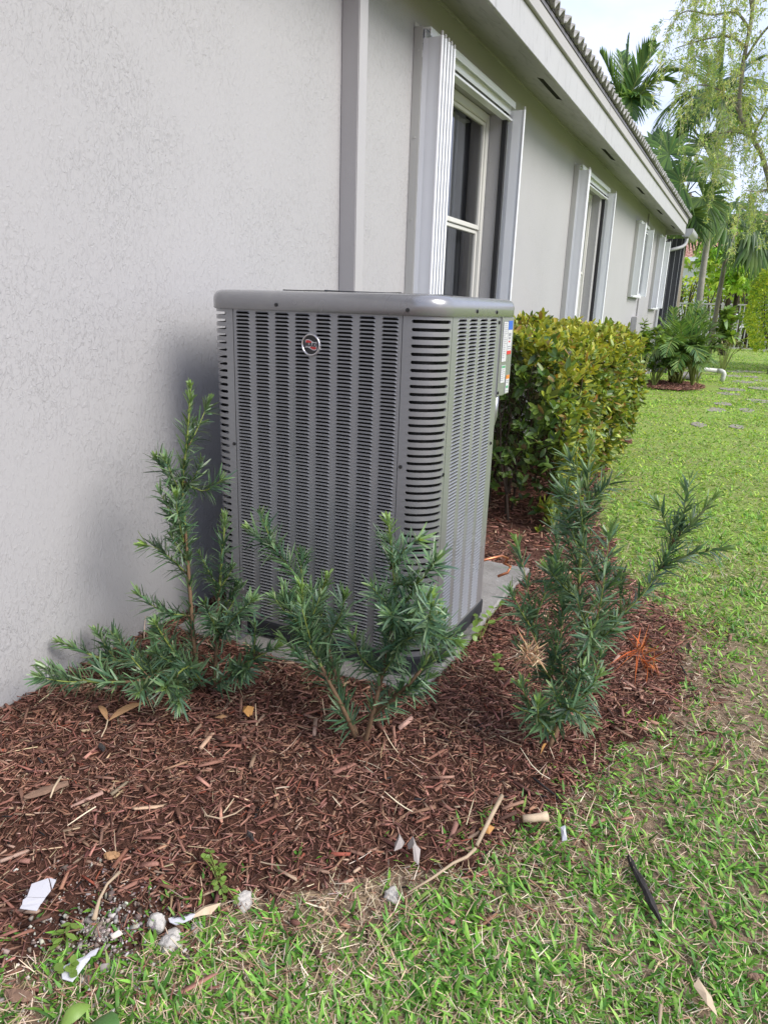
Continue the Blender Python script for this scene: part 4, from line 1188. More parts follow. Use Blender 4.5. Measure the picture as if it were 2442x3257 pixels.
def interp(path, k):
    P = np.array(path, float); seg = np.linalg.norm(np.diff(P, axis=0), axis=1); s = np.concatenate([[0], np.cumsum(seg)])
    u = np.linspace(0, s[-1], k)
    # smooth by Catmull-Rom
    out = []
    for t_ in u:
        i = min(np.searchsorted(s, t_, 'right') - 1, len(P) - 2); i = max(i, 0); f = (t_ - s[i]) / max(seg[i], 1e-9)
        p0 = P[max(i - 1, 0)]; p1 = P[i]; p2 = P[i + 1]; p3 = P[min(i + 2, len(P) - 1)]
        out.append(0.5 * ((2 * p1) + (-p0 + p2) * f + (2 * p0 - 5 * p1 + 4 * p2 - p3) * f * f + (-p0 + 3 * p1 - 3 * p2 + p3) * f ** 3))
    return np.array(out), s[-1]
NEED = [(0.062, 0.125, 0.070), (0.090, 0.165, 0.080), (0.045, 0.098, 0.060), (0.13, 0.21, 0.12), (0.17, 0.24, 0.165)]
NEED_W = [5, 5, 4, 2.5, 1.2]
def shrub(name, branches, label, bare=0.16, dens=340, nl=.058, dead=None, twigs=2.2, seed=0, tint=1.0):
    global rng
    rng = np.random.default_rng(100 + seed)
    base = branches[0][0]
    root = thing(name, base, label, 'shrub', 'young shrubs planted round the air conditioner')
    NP = []; ND = []; NS = []; NL = []; NC_ = []
    allb = []
    for bi, b in enumerate(branches):
        pts, L = interp(b, max(8, int(np.linalg.norm(np.diff(np.array(b), axis=0), axis=1).sum() / .03)))
        frombase = b[0][2] < .12
        allb.append((pts, L, frombase, 1.0))
        if L > .22:
            for _ in range(int(twigs * L / .3)):
                i = rng.integers(int(len(pts) * (.35 if frombase else .15)), max(int(len(pts) * .8), int(len(pts) * (.35 if frombase else .15)) + 1))
                d = unit(pts[min(i + 1, len(pts) - 1)] - pts[i - 1]); o = rand_unit(1)[0]; o = unit(o - d * (o @ d)); dd = unit(d * .75 + o * .8 + np.array([0, 0, .35]))
                ln = rng.uniform(.07, .16); q0 = pts[i]
                tp = np.array([q0 + dd * ln * t + np.array([0, 0, .25]) * ln * t * t for t in np.linspace(0, 1, 6)])
                if tp[-1][2] < .06 or tp[-1][0] < .03: continue
                allb.append((tp, ln, False, .85))
    for pts, L, frombase, sc in allb:
        tan = unit(np.gradient(pts, axis=0))
        r0 = (.0085 if L > .45 else .006) if frombase else .0032
        m = MB(); rs = [r0 * (1 - .72 * i / (len(pts) - 1)) for i in range(len(pts))]
        k = len(pts)
        cut = int(k * (.55 if frombase and L > .4 else .2))
        m.tube([tuple(p) for p in pts], rs, 6)
        nf = 6
        m.mi = [0 if (fi // nf) < cut else 1 for fi in range(len(m.f))]
        m.build('stem', [MAT['bark'], MAT['green_stem']], root, smooth=True)
        n = int(.95 * dens * L * (1.25 if not frombase else 1.0) * (1 if sc == 1 else 1.1)) + 8
        st = bare if frombase else .04
        u = st + (1 - st) * rng.random(n) ** .92
        f = u * (k - 1); i = np.minimum(f.astype(int), k - 2); fr = (f - i)[:, None]
        p = pts[i] * (1 - fr) + pts[i + 1] * fr; tn = unit(tan[i] * (1 - fr) + tan[i + 1] * fr)
        o = rand_unit(n); o = unit(o - tn * (o * tn).sum(1, keepdims=True))
        ang = rng.normal(.80, .22, n) * np.clip(1.25 - .75 * np.maximum(0, u - .8) / .2, .45, 1.3)
        dd = tn * np.cos(ang)[:, None] + o * np.sin(ang)[:, None]
        dd[:, 2] += .10
        NP.append(p); ND.append(dd); NS.append(np.cross(dd, tn) + rng.normal(0, .15, (n, 3)))
        ln = nl * rng.uniform(.7, 1.3, n) * np.clip(1.12 - .65 * np.maximum(0, u - .85) / .15, .4, 1.2) * sc
        NL.append(ln)
        c = rand_cols(n, NEED, NEED_W, .22) * tint * np.array([1.26, 1.16, 1.08])
        tip = np.clip((u - .86) / .14, 0, 1)[:, None] * rng.uniform(.4, 1) * (1 if sc == 1 else .6)
        c = c * (1 - tip) + np.array([.24, .36, .08]) * tip
        NC_.append(c)
    P = np.concatenate(NP); D = unit(np.concatenate(ND)); S = np.concatenate(NS); L = np.concatenate(NL); C = np.concatenate(NC_)
    # keep leaves out of the wall and above the soil
    tip = P + D * L[:, None]
    bad = tip[:, 0] < .012
    D[bad, 0] = np.abs(D[bad, 0]) * .5; low = tip[:, 2] < .05; D[low, 2] = np.abs(D[low, 2])
    n = len(P)
    V, F, C = ribbons(P, unit(D), S, L, rng.uniform(.0024, .0040, n), [(0, .35), (.2, 1), (.6, .95), (.88, .6), (1, .06)], bend=rng.normal(.10, .14, n), fold=.22, col=C, ctip=C * 1.12, grav=(0, 0, -1))
    tag(np_mesh('needle_leaves', V, [F], MAT['needle'], root, col=C), kind='stuff')
    if dead is not None:
        for (p, nn, spread, ln, up, pal) in dead:
            DD = unit(rng.normal(size=(nn, 3)) * spread + np.array([0, 0, up])); PPt = np.array(p) + rng.normal(0, .012, (nn, 3))
            c = rand_cols(nn, pal, None, .15)
            V, F, c = ribbons(PPt, DD, rand_unit(nn), rng.uniform(.4, 1.1, nn) * ln, rng.uniform(.0015, .003, nn), [(0, .4), (.4, 1), (1, .1)], bend=rng.normal(.2, .3, nn), col=c, grav=(0, 0, -1))
            np_mesh('dead_sprig', V, [F], MAT['straw'], root, col=c)
    return root
shrub('podocarpus_shrub', BR_L, 'tallest narrow shrub against the wall left of the air conditioner with low side shoots', .10, 330, .056, seed=1)
shrub('podocarpus_shrub', BR_M, 'bushy young shrub directly in front of the air conditioner', .14, 350, .062, seed=2, tint=1.08)
shrub('podocarpus_shrub', BR_R, 'wide spreading shrub right of the concrete pad with a dead orange sprig', .12, 275, .060, seed=3, twigs=2.3,
      dead=[((1.555, 1.90, .36), 130, .8, .065, .4, [(.52, .34, .20), (.40, .22, .12), (.60, .45, .30)]), ((1.80, 2.62, .12), 34, .9, .12, .55, [(.50, .12, .035), (.42, .15, .05), (.56, .18, .06)]), ((1.84, 2.64, .06), 22, .9, .11, .3, [(.50, .12, .035), (.42, .15, .05)])], tint=1.0)
rng = np.random.default_rng(77)

# ================================================================== CLIPPED HEDGE BEHIND THE AIR CONDITIONER
hedge = thing('hedge', (0.6, 5.9, 0.0), 'boxy clipped hedge of oval yellow green leaves behind the air conditioner', 'hedge')
HX0, HX1, HY0, HY1, HZ = 0.12, 1.10, 4.12, 7.45, 1.185
def hedge_surface(n):
    """points on top, lawn side and near end"""
    a_top = (HX1 - HX0) * (HY1 - HY0); a_side = (HY1 - HY0) * 1.05; a_end = (HX1 - HX0) * 1.05
    w = np.array([a_top, a_side * 1.25, a_end * .62, a_end * .3]); w /= w.sum(); which = rng.choice(4, n, p=w)
    u = rng.random(n); v = rng.random(n)
    x = np.where(which == 1, HX1, HX0 + (HX1 - HX0) * u); y = np.where(which == 2, HY0, np.where(which == 3, HY1, HY0 + (HY1 - HY0) * v))
    z = np.where(which == 0, HZ, .16 + (HZ - .16) * np.where(which == 1, u, v) ** .8)
    nrm = np.zeros((n, 3)); nrm[which == 0, 2] = 1; nrm[which == 1, 0] = 1; nrm[which == 2, 1] = -1; nrm[which == 3, 1] = 1
    dep = np.abs(rng.normal(.0, .055, n)) - .015; bul = (fbm(x * 1.0 + z, y + z * .7, 2.2, 51) - .5) * .30
    p = np.stack([x, y, z], 1) + nrm * (bul - dep)[:, None]
    # rounded shoulders, narrower foot
    sh = np.clip((z - .82) / .36, 0, 1) ** 2; p[:, 0] -= sh * .17 * (which == 1); p[:, 1] += sh * .10 * (which == 2)
    ft = np.clip((.5 - z) / .5, 0, 1); p[:, 0] -= ft * .10 * (which == 1); p[:, 1] += ft * .10 * (which == 2)
    ed = np.clip((x - (HX1 - .18)) / .18, 0, 1) ** 2; p[:, 2] -= ed * .13; ee = np.clip((y - (HY1 - .3)) / .3, 0, 1) ** 2; p[:, 2] -= ee * .10 * (which == 0) * (which == 0)
    return p, nrm, which
p, nrm, which = hedge_surface(2700)
hole2 = fbm(p[:, 1] + 3, p[:, 2] * 1.2 + p[:, 0], 3.4, 63); hole = fbm(p[:, 0] * 1.3, p[:, 2], 4.0, 61)
ok = ~((which == 1) & (hole2 < .40) & (rng.random(len(p)) < .75)) & ~((which == 2) & (hole < .50) & (p[:, 2] < .95) & (p[:, 2] > .2) & (rng.random(len(p)) < .8))
p, nrm, which = p[ok], nrm[ok], which[ok]; n = len(p)
ax = unit(nrm * .75 + np.array([0, 0, .65]) + rng.normal(0, .38, (n, 3)))
k = 8
P = np.repeat(p, k, 0); A = np.repeat(ax, k, 0); wh = np.repeat(which, k); N = n * k
o = rand_unit(N); o = unit(o - A * (o * A).sum(1, keepdims=True)); ang = rng.uniform(.35, 1.35, N)
D = A * np.cos(ang)[:, None] + o * np.sin(ang)[:, None]
P = P + A * rng.uniform(-.035, .02, (N, 1))
HL = [(0.15, 0.22, 0.035), (0.25, 0.31, 0.045), (0.40, 0.43, 0.055), (0.50, 0.49, 0.08), (0.29, 0.20, 0.06), (0.09, 0.15, 0.035), (0.40, 0.23, 0.07)]
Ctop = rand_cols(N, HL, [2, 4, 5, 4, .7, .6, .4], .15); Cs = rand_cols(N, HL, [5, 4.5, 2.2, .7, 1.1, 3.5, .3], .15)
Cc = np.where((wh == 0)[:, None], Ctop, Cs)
dark = (wh == 2)  # shade of the near end is put into its leaf colours
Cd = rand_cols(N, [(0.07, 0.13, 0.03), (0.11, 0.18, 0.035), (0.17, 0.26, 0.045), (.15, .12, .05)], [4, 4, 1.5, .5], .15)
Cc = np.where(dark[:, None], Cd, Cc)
V1, F1, C1 = ribbons(P, D, np.cross(D, A) + rng.normal(0, .25, (N, 3)), rng.uniform(.042, .082, N), rng.uniform(.0105, .0175, N), [(0, .12), (.22, .75), (.5, 1), (.8, .72), (1, .05)], bend=rng.normal(.12, .15, N), fold=.28, col=Cc, ctip=Cc * 1.06, grav=(0, 0, -1))
# inner leaves
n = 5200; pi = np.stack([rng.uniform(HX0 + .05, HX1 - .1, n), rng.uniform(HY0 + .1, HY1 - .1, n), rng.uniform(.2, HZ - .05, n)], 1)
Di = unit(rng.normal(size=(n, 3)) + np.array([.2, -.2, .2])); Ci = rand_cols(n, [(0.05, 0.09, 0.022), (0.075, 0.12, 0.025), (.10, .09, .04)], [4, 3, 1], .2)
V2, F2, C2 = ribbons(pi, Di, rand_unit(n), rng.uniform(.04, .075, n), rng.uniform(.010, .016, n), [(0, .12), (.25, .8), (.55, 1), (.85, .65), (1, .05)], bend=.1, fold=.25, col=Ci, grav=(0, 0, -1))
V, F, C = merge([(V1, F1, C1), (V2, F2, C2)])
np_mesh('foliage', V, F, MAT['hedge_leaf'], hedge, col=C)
st_ = MB(); random.seed(9)
for i in range(95):
    x = random.uniform(HX0 + .1, HX1 - .2); y = random.uniform(HY0 + .1, HY1 - .2)
    pp = [(x, y, 0.0)]; dx, dy = random.uniform(-.4, .4), random.uniform(-.5, .3)
    for j in range(1, 6):
        pp.append((min(HX1 - .03, max(HX0, x + dx * j / 5 + random.uniform(-.03, .03))), max(HY0 + .02, y + dy * j / 5 + random.uniform(-.03, .03)), (HZ - .08) * j / 5))
    st_.tube(pp, [.009, .008, .006, .005, .004, .002], 5)
    for _ in range(5):
        b = Vector(pp[random.randint(1, 4)]); e = b + Vector((random.uniform(-.2, .25), random.uniform(-.3, .15), random.uniform(.05, .25)))
        e.x = min(max(e.x, HX0), HX1 - .02); e.y = max(e.y, HY0 - .02); e.z = min(e.z, HZ - .03)
        st_.tube([b, (b + e) / 2 + Vector((0, 0, .02)), e], [.0035, .0028, .0015], 4)
st_.build('stems', MAT['twig_dark'], hedge)

# ================================================================== PALMS, TREES AND FENCE AT THE BACK
PG = [(0.085, 0.165, 0.045), (0.12, 0.21, 0.055), (0.06, 0.12, 0.042), (0.17, 0.27, 0.07)]
def frond(parent, base, tip, sag, n=34, ll=.5, name='frond', side=None, dens=1.0, pal=PG, lw=.018, droop=.35, bright=1.0):
    """feather frond: arched midrib from base to tip with two rows of leaflets"""
    b = np.array(base, float); e = np.array(tip, float); L = np.linalg.norm(e - b)
    t = np.linspace(0, 1, 14)
    up = np.array([0, 0, 1.0])
    mid = b[None] * (1 - t[:, None]) + e[None] * t[:, None] + up[None] * (sag * L * 4 * t * (1 - t))[:, None]
    tan = unit(np.gradient(mid, axis=0))
    m = MB(); m.tube([tuple(p) for p in mid], [.022 * (1 - .85 * k) * L / 2.2 + .003 for k in t], 5)
    fr = m.build(name, MAT['green_stem'], parent, smooth=True)
    u = np.repeat(np.linspace(.16, .995, n), 2); sgn = np.tile([1, -1], n)
    i = np.minimum((u * 13).astype(int), 12); f = (u * 13 - i)[:, None]
    P = mid[i] * (1 - f) + mid[i + 1] * f; T = unit(tan[i] * (1 - f) + tan[i + 1] * f)
    sd = np.cross(T, up); bad = np.linalg.norm(sd, axis=1) < .12; sd[bad] = np.array([.4, -.9, 0]) if side is None else np.array(side)
    sd = unit(sd); nr = np.cross(sd, T)
    D = unit(T * (.55 + .5 * u[:, None]) + sd * sgn[:, None] * (.95 - .35 * u[:, None]) + nr * .22 + rng.normal(0, .06, (len(u), 3)))
    ln = ll * np.sin(np.pi * np.clip(u * .86 + .14, 0, 1)) ** .6 * rng.uniform(.85, 1.1, len(u))
    C = rand_cols(len(u), pal, None, .15) * bright
    V, F, C = ribbons(P, D, T, ln, lw * rng.uniform(.8, 1.2, len(u)), [(0, .4), (.25, 1), (.65, .8), (1, .05)], bend=droop * rng.uniform(.6, 1.4, len(u)), fold=.2, col=C, ctip=C * 1.1, grav=(0, 0, -1))
    np_mesh('leaflets', V, [F], MAT['palm'], fr, col=C)
    return fr
def trunk(parent, pts, radii, mat, name='trunk', rings=0):
    m = MB(); pp, L = interp(pts, 26); rr = np.interp(np.linspace(0, 1, 26), np.linspace(0, 1, len(radii)), radii)
    if rings:
        k = 26 * 5; pp, L = interp(pts, k); rr = np.interp(np.linspace(0, 1, k), np.linspace(0, 1, len(radii)), radii) * (1 + .06 * (np.arange(k) % 4 == 0))
    m.tube([tuple(p) for p in pp], list(rr), 10)
    return m.build(name, mat, parent, smooth=True)
# palm whose crown rises over the roof edge
A = np.array((-2.32, 24.0, 6.9))
pa = thing('feather_palm', (A[0], 24.0, 0), 'bright feather palm with an upright spear leaf rising over the roof tiles', 'palm tree', 'palm trees behind the house')
trunk(pa, [(A[0] - .1, 24, 0), (A[0], 24, 3.5), (A[0], 24, 6.0), tuple(A)], [.14, .11, .10, .07], MAT['trunk_grey'], rings=1)
for tip, sag, ll, dr in (((-2.43, 24.0, 9.05), .0, .30, -.05), ((-3.15, 23.8, 8.55), .07, .75, .10), ((-3.5, 24.2, 8.2), .12, .75, .15), ((-2.72, 24.6, 8.75), .04, .70, .08), ((-1.62, 23.7, 8.55), .12, .85, .12), ((-1.28, 24.4, 8.05), .20, .85, .2),
                         ((-.92, 24.0, 7.55), .30, .80, .3), ((-1.5, 23.2, 6.9), .35, .75, .4), ((-1.9, 23.0, 6.6), .42, .7, .5), ((-2.9, 22.9, 6.9), .35, .7, .45), ((-3.4, 24.8, 6.9), .35, .7, .4), ((-2.0, 25.4, 7.6), .3, .7, .3)):
    frond(pa, A + rng.normal(0, .04, 3), tip, sag, 36, ll, droop=dr, bright=.95, lw=.036 if ll > .4 else .04)
B = np.array((0.40, 22.0, 6.55))
pb = thing('feather_palm', (0.66, 22.0, 0), 'taller feather palm with a slim grey trunk and drooping fronds behind the weeping tree', 'palm tree', 'palm trees behind the house')
trunk(pb, [(0.68, 22, -.02), (0.62, 22, 1.5), (0.59, 22, 2.29), (0.58, 22, 3.25), (0.56, 22, 4.1), (0.50, 22, 5.2), tuple(B)], [.105, .088, .082, .078, .074, .068, .06], MAT['trunk_grey'], rings=1)
for tip, sag, ll, dr in (((0.25, 22.0, 8.5), .0, .28, .0), ((-1.1, 21.7, 6.05), .34, .85, .75), ((-.85, 22.4, 7.5), .14, .7, .25), ((1.42, 21.6, 6.7), .3, .75, .55), ((1.15, 22.5, 7.6), .15, .7, .25), ((0.0, 20.9, 5.9), .4, .7, .6), ((1.0, 23.2, 6.2), .35, .7, .5),
                         ((-.3, 23.2, 8.0), .1, .7, .2), ((0.75, 21.2, 5.6), .42, .7, .6), ((-.6, 22.9, 5.9), .36, .7, .6)):
    frond(pb, B + rng.normal(0, .04, 3), tip, sag, 34, ll, droop=dr, bright=.8, lw=.034)
# fan palms
def fan(parent, crown, hub, face, R, n=34, spread=300, bright=1.0, droop=.35):
    hub = np.array(hub, float); face = unit(np.array(face, float)); cr = np.array(crown, float)
    m = MB(); mid = (cr + hub) / 2 + np.array([0, 0, .10]); m.tube([tuple(cr), tuple(mid), tuple(hub)], [.018, .014, .010], 5)
    fr = m.build('frond', MAT['green_stem'], parent, smooth=True)
    out = hub - cr; out = out - face * (out @ face); out = unit(out + np.array([0, 0, .05])); sd = np.cross(face, out)
    a = np.radians(np.linspace(-spread / 2, spread / 2, n))
    D = np.cos(a)[:, None] * out + np.sin(a)[:, None] * sd + face * .20
    T = -np.sin(a)[:, None] * out + np.cos(a)[:, None] * sd
    w = math.tan(math.radians(spread / n / 2)) * R * .62
    C = rand_cols(n, PG, [3, 4, 2, 2], .10) * bright
    V, F, C = ribbons(np.repeat(hub[None], n, 0), unit(D), T, R * rng.uniform(.92, 1.06, n) * (1 - .16 * (np.abs(a) / math.pi) ** 2), w, [(0, .05), (.3, .75), (.60, 1.35), (.78, .75), (1.0, .10)], bend=droop * rng.uniform(.4, 1.5, n), fold=.4, col=C, ctip=C * 1.12 + .01, grav=(0, 0, -1))
    np_mesh('fan_blade', V, [F], MAT['palm'], fr, col=C)
    return fr
f1 = np.array((-.05, 21.4, 4.35))
fp1 = thing('fan_palm', (0.05, 21.4, 0), 'fan palm with round pleated leaves close to the end of the roof', 'palm tree', 'palm trees behind the house')
trunk(fp1, [(0.05, 21.4, 0), (0.0, 21.4, 2.2), tuple(f1)], [.17, .15, .14], MAT['trunk_brown'])
for hub, face, R, br in (((-.52, 20.7, 5.18), (.25, -1, .35), .72, 1.15), ((-.14, 20.5, 4.50), (.1, -1, .15), .66, 1.05), ((.42, 20.7, 4.15), (.5, -1, -.1), .62, .75), ((-1.0, 21.2, 5.5), (-.3, -1, .6), .62, .9), ((.20, 21.3, 5.45), (.4, -.8, .7), .66, .8),
                         ((.52, 21.0, 4.85), (.8, -.8, .3), .62, .8), ((.10, 20.6, 3.72), (.2, -1, -.4), .60, .6), ((-.62, 20.8, 4.75), (-.4, -1, .1), .55, .8), ((-.4, 21.0, 3.9), (-.5, -1, -.3), .6, .7), ((.6, 21.6, 3.9), (1, -.3, -.2), .6, .6), ((-.1, 22.2, 5.2), (0, .6, .8), .6, .8)):
    fan(fp1, f1, hub, face, R * 1.18, bright=br, droop=.34, n=38)
f2 = np.array((1.05, 23.4, 3.4))
fp2 = thing('fan_palm', (1.0, 23.4, 0), 'darker fan palm half hidden by the drooping yellow green leaves', 'palm tree', 'palm trees behind the house')
trunk(fp2, [(1.0, 23.4, 0), (1.02, 23.4, 1.8), tuple(f2)], [.07, .065, .06], MAT['trunk_brown'])
for hub, face, R in (((1.55, 23.0, 3.85), (.3, -1, .5), .80), ((1.70, 22.9, 3.45), (.3, -1, .1), .80), ((.95, 22.7, 3.75), (0, -1, .5), .7), ((.5, 23.1, 3.95), (-.3, -1, .6), .75), ((1.1, 23.2, 4.2), (0, -.7, .8), .7), ((1.9, 23.4, 3.2), (.8, -.8, -.2), .7), ((1.35, 22.9, 3.2), (.3, -1, .0), .6)):
    fan(fp2, f2, hub, face, R, n=28, bright=.75, droop=.5)

# weeping tree with thin hanging twigs
wt = thing('weeping_tree', (2.6, 20.0, 0), 'tall weeping tree with thin hanging twigs and yellow green leaves at the right', 'tree')
NR = 20.0 / 26.0
def nr(p): return tuple(CAM[k] + (p[k] - CAM[k]) * NR for k in range(3))
trunk(wt, [(2.62, 20, 0)] + [nr(p_) for p_ in [(2.65, 26, 1.9), (2.55, 26, 2.5), (1.75, 26, 5.4), (1.15, 26, 6.5), (0.68, 26, 7.2), (0.62, 26, 7.9), (0.58, 26, 8.6), (0.62, 26, 9.5), (0.55, 26, 11.5)]], [.11, .105, .095, .07, .06, .055, .05, .045, .036, .02], MAT['trunk_brown'])
limbs = [[(0.62, 26, 8.6), (1.0, 25.8, 9.2), (1.7, 25.6, 9.8), (2.8, 25.3, 10.6)], [(0.6, 26, 9.4), (.2, 25.8, 9.8), (-.4, 25.6, 9.75), (-1.2, 25.5, 9.9), (-1.55, 25.4, 9.4)], [(0.62, 26, 8.9), (.1, 25.8, 9.2), (-.6, 25.5, 9.1), (-1.3, 25.3, 8.9)],
         [(0.68, 26, 7.2), (.2, 25.7, 7.7), (-.5, 25.4, 7.9), (-1.0, 25.2, 7.6)], [(1.15, 26, 6.5), (1.5, 25.7, 7.3), (2.2, 25.4, 8.0), (3.0, 25.2, 8.3)], [(.6, 26, 9.9), (.2, 25.8, 10.8), (-.5, 25.6, 11.2), (-1.3, 25.5, 10.9)], [(.58, 26, 10.5), (1.1, 25.8, 11.3), (1.9, 25.6, 11.7)],
         [(2.1, 26, 4.6), (2.5, 25.6, 5.6), (3.1, 25.4, 6.1)], [(1.15, 26, 6.5), (.7, 25.6, 6.6), (.15, 25.3, 6.5), (-.3, 25.2, 6.2)], [(1.9, 26, 5.1), (1.6, 25.4, 4.9), (1.2, 25.0, 4.9)]]
lb = []
for l in limbs:
    pp, L = interp([nr(p_) for p_ in l], 16); lb.append(pp)
    m = MB(); m.tube([tuple(p) for p in pp], list(np.linspace(.034, .008, 16)), 6); m.build('limb', MAT['trunk_brown'], wt, smooth=True)
rngw = np.random.default_rng(5)
TP = []; TD = []; tl_ = []
tw = MB()
LP = []; LC = []
starts = []
for pp in lb:
    for _ in range(34):
        i = rngw.integers(4, 16); starts.append(pp[i] + rngw.normal(0, .22, 3))
for _ in range(130): 
    z_ = rngw.uniform(5.6, 11.4); starts.append(np.array(nr((rngw.uniform(-1.4 if z_ > 9.2 else -.7 if z_ > 8 else .3, 2.9), 25.6 + rngw.normal(0, .4), z_))))
V_, F_, C_, k0_ = [], [], [], 0
for s0 in starts:
    ln = rngw.uniform(.45, 1.45); dx = rngw.normal(0, .35); dy = rngw.normal(0, .25); t_ = np.linspace(0, 1, 7)
    pts = np.stack([s0[0] + dx * np.sqrt(t_) * .7 + rngw.normal(0, .02, 7), s0[1] + dy * np.sqrt(t_), s0[2] + .25 * t_ * (1 - t_) * 2 - ln * t_ ** 1.4], 1)
    tw.tube([tuple(p) for p in pts], [.006, .005, .0042, .0036, .003, .0025, .002], 3, caps=False)
    nb_ = int(ln * 19)
    for _ in range(nb_):
        f = rngw.uniform(.15, 1) * 6; i = min(int(f), 5); q_ = pts[i] * (1 - (f - i)) + pts[i + 1] * (f - i)
        LP.append(q_)
tw.build('twigs', MAT['twig_pale'], wt)
LP = np.array(LP); rng = np.random.default_rng(6)
kk = 5; P = np.repeat(LP, kk, 0) + rng.normal(0, .03, (len(LP) * kk, 3)); n = len(P)
D = unit(rng.normal(size=(n, 3)) * [1, 1, .7] + np.array([0, 0, -.55])); YG = [(0.36, 0.43, 0.15), (0.29, 0.38, 0.13), (0.50, 0.52, 0.24), (0.20, 0.30, 0.10), (0.46, 0.43, 0.24)]
cl_ = np.repeat(rand_cols(len(LP), YG, [4, 4, 3, 2, .6], .12), kk, 0)
keepb = np.repeat(rng.random(len(LP)) < .85, kk)
P, D, cl_ = P[keepb], D[keepb], cl_[keepb]; n = len(P)
V, F, C = ribbons(P, D, rand_unit(n), rng.uniform(.045, .09, n), rng.uniform(.008, .015, n), [(0, .1), (.4, 1), (1, .05)], bend=.2, col=cl_, grav=(0, 0, -1))
tag(np_mesh('crown', V, [F], MAT['foliage'], wt, col=C), kind='stuff')

# low leafy schefflera-like tree hanging over the fence
def leaf_cluster_tree(root, centers, per, rad3, ln, wd, pal, wts, mat=MAT['foliage'], up=.0):
    PP = []
    for c, r_ in centers:
        PP.append(np.array(c) + rng.normal(size=(per, 3)) * np.array(r_) * .5)
    P = np.concatenate(PP); m_ = len(P); kk = 6
    hub = np.repeat(P, kk, 0); n = len(hub); D = unit(rng.normal(size=(n, 3)) * [1, 1, .6] + np.array([0, 0, up]))
    c = np.repeat(rand_cols(m_, pal, wts, .15), kk, 0)
    V, F, C = ribbons(hub, D, rand_unit(n), rng.uniform(.7, 1.2, n) * ln, wd * rng.uniform(.8, 1.2, n), [(0, .1), (.4, 1), (.75, .8), (1, .05)], bend=.2, col=c, grav=(0, 0, -1))
    return tag(np_mesh('crown', V, [F], mat, root, col=C), kind='stuff')
lt = thing('leafy_tree', (1.25, 28.0, 0), 'small tree with bright hand shaped leaf bunches hanging over the fence', 'tree')
for j, pts in enumerate([[(1.25, 28, 0), (1.2, 28, 1.5), (.9, 27.8, 2.9), (.5, 27.5, 3.6)], [(1.27, 28.02, 0), (1.4, 28, 1.6), (1.5, 27.8, 2.8), (1.8, 27.5, 3.6)], [(1.22, 28.05, 0), (1.1, 28, 1.4), (1.2, 27.8, 2.8), (1.1, 27.6, 4.2)], [(1.3, 27.95, 0), (1.35, 28, 1.5), (1.3, 28, 2.8)], [(1.18, 28, 0), (.98, 28, 1.3), (.7, 28, 2.4)]]):
    trunk(lt, pts, [.09, .06, .04, .02], MAT['twig_dark'], name='trunk' if j == 0 else 'limb')
leaf_cluster_tree(lt, [((.35, 27.4, 3.2), (.55, .8, .5)), ((.95, 27.3, 2.85), (.9, .8, .55)), ((1.6, 27.3, 3.0), (.7, .8, .7)), ((.8, 27.2, 3.8), (1.2, .8, .8)), ((1.2, 27.2, 2.45), (.8, .7, .4))], 80, None, .20, .040, [(0.23, 0.37, 0.06), (0.32, 0.44, 0.08), (0.16, 0.27, 0.05), (.42, .48, .10)], [4, 3, 3, 1], up=-.5)

# ficus hedge beyond the fence
fh = thing('hedge', (0.8, 36.5, 0), 'tall hedge with bare dark stems beyond the metal fence', 'hedge')
n = 9000; x = rng.uniform(-4.5, 5.5, n); y = rng.normal(37.0, .55, n); z = rng.uniform(.5, 3.0, n); thin = (z < 2.1) & (rng.random(n) < .35); x, y, z = x[~thin], y[~thin], z[~thin]; n = len(x)
C = rand_cols(n, [(0.24, 0.34, 0.05), (0.36, 0.42, 0.06), (0.14, 0.23, 0.04), (.46, .48, .08)], [4, 3, 3, 1], .15)
V, F, C = ribbons(np.stack([x, y, z], 1), unit(rng.normal(size=(n, 3))), rand_unit(n), rng.uniform(.12, .24, n), rng.uniform(.04, .075, n), [(0, .2), (.4, 1), (1, .1)], bend=.1, col=C, grav=(0, 0, -1))
tag(np_mesh('foliage', V, [F], MAT['foliage'], fh, col=C), kind='stuff')
m = MB(); random.seed(4)
for i in range(70):
    x = random.uniform(-4, 5); y = random.uniform(35.6, 36.3); dx = random.uniform(-.7, .7)
    m.tube([(x, y, 0), (x + dx * .3, y, 1.0), (x + dx * .8, y, 1.9), (x + dx * 1.2, y + .2, 2.8)], [.05, .042, .03, .015], 5)
m.build('stems', MAT['twig_dark'], fh)

# round clipped bush at the right
rb = thing('round_bush', (2.95, 22.3, 0), 'big clipped bush of small yellow green leaves at the right edge', 'bush')
n = 15000; d = rand_unit(n); d[:, 2] = np.where(d[:, 2] < -.75, -d[:, 2], d[:, 2]); rad_ = 1 - np.abs(rng.normal(0, .07, n)) + (fbm(d[:, 0] * 2 + 5, d[:, 2] * 2 + d[:, 1], 2.2, 71) - .5) * .28
P = np.array([2.95, 22.3, 1.55]) + d * np.array([1.15, 2.0, 1.42]) * rad_[:, None]; P[:, 2] = np.maximum(P[:, 2], .12)
C = rand_cols(n, [(0.30, 0.38, 0.045), (0.42, 0.47, 0.06), (0.18, 0.28, 0.04), (.11, .19, .03)], [4, 3, 3, 1.5], .15)
V, F, C = ribbons(P, unit(d + rng.normal(0, .6, (n, 3))), rand_unit(n), rng.uniform(.05, .10, n), rng.uniform(.018, .032, n), [(0, .15), (.4, 1), (1, .1)], bend=.1, col=C, grav=(0, 0, -1))
tag(np_mesh('foliage', V, [F], MAT['foliage'], rb, col=C), kind='stuff')
m = MB()
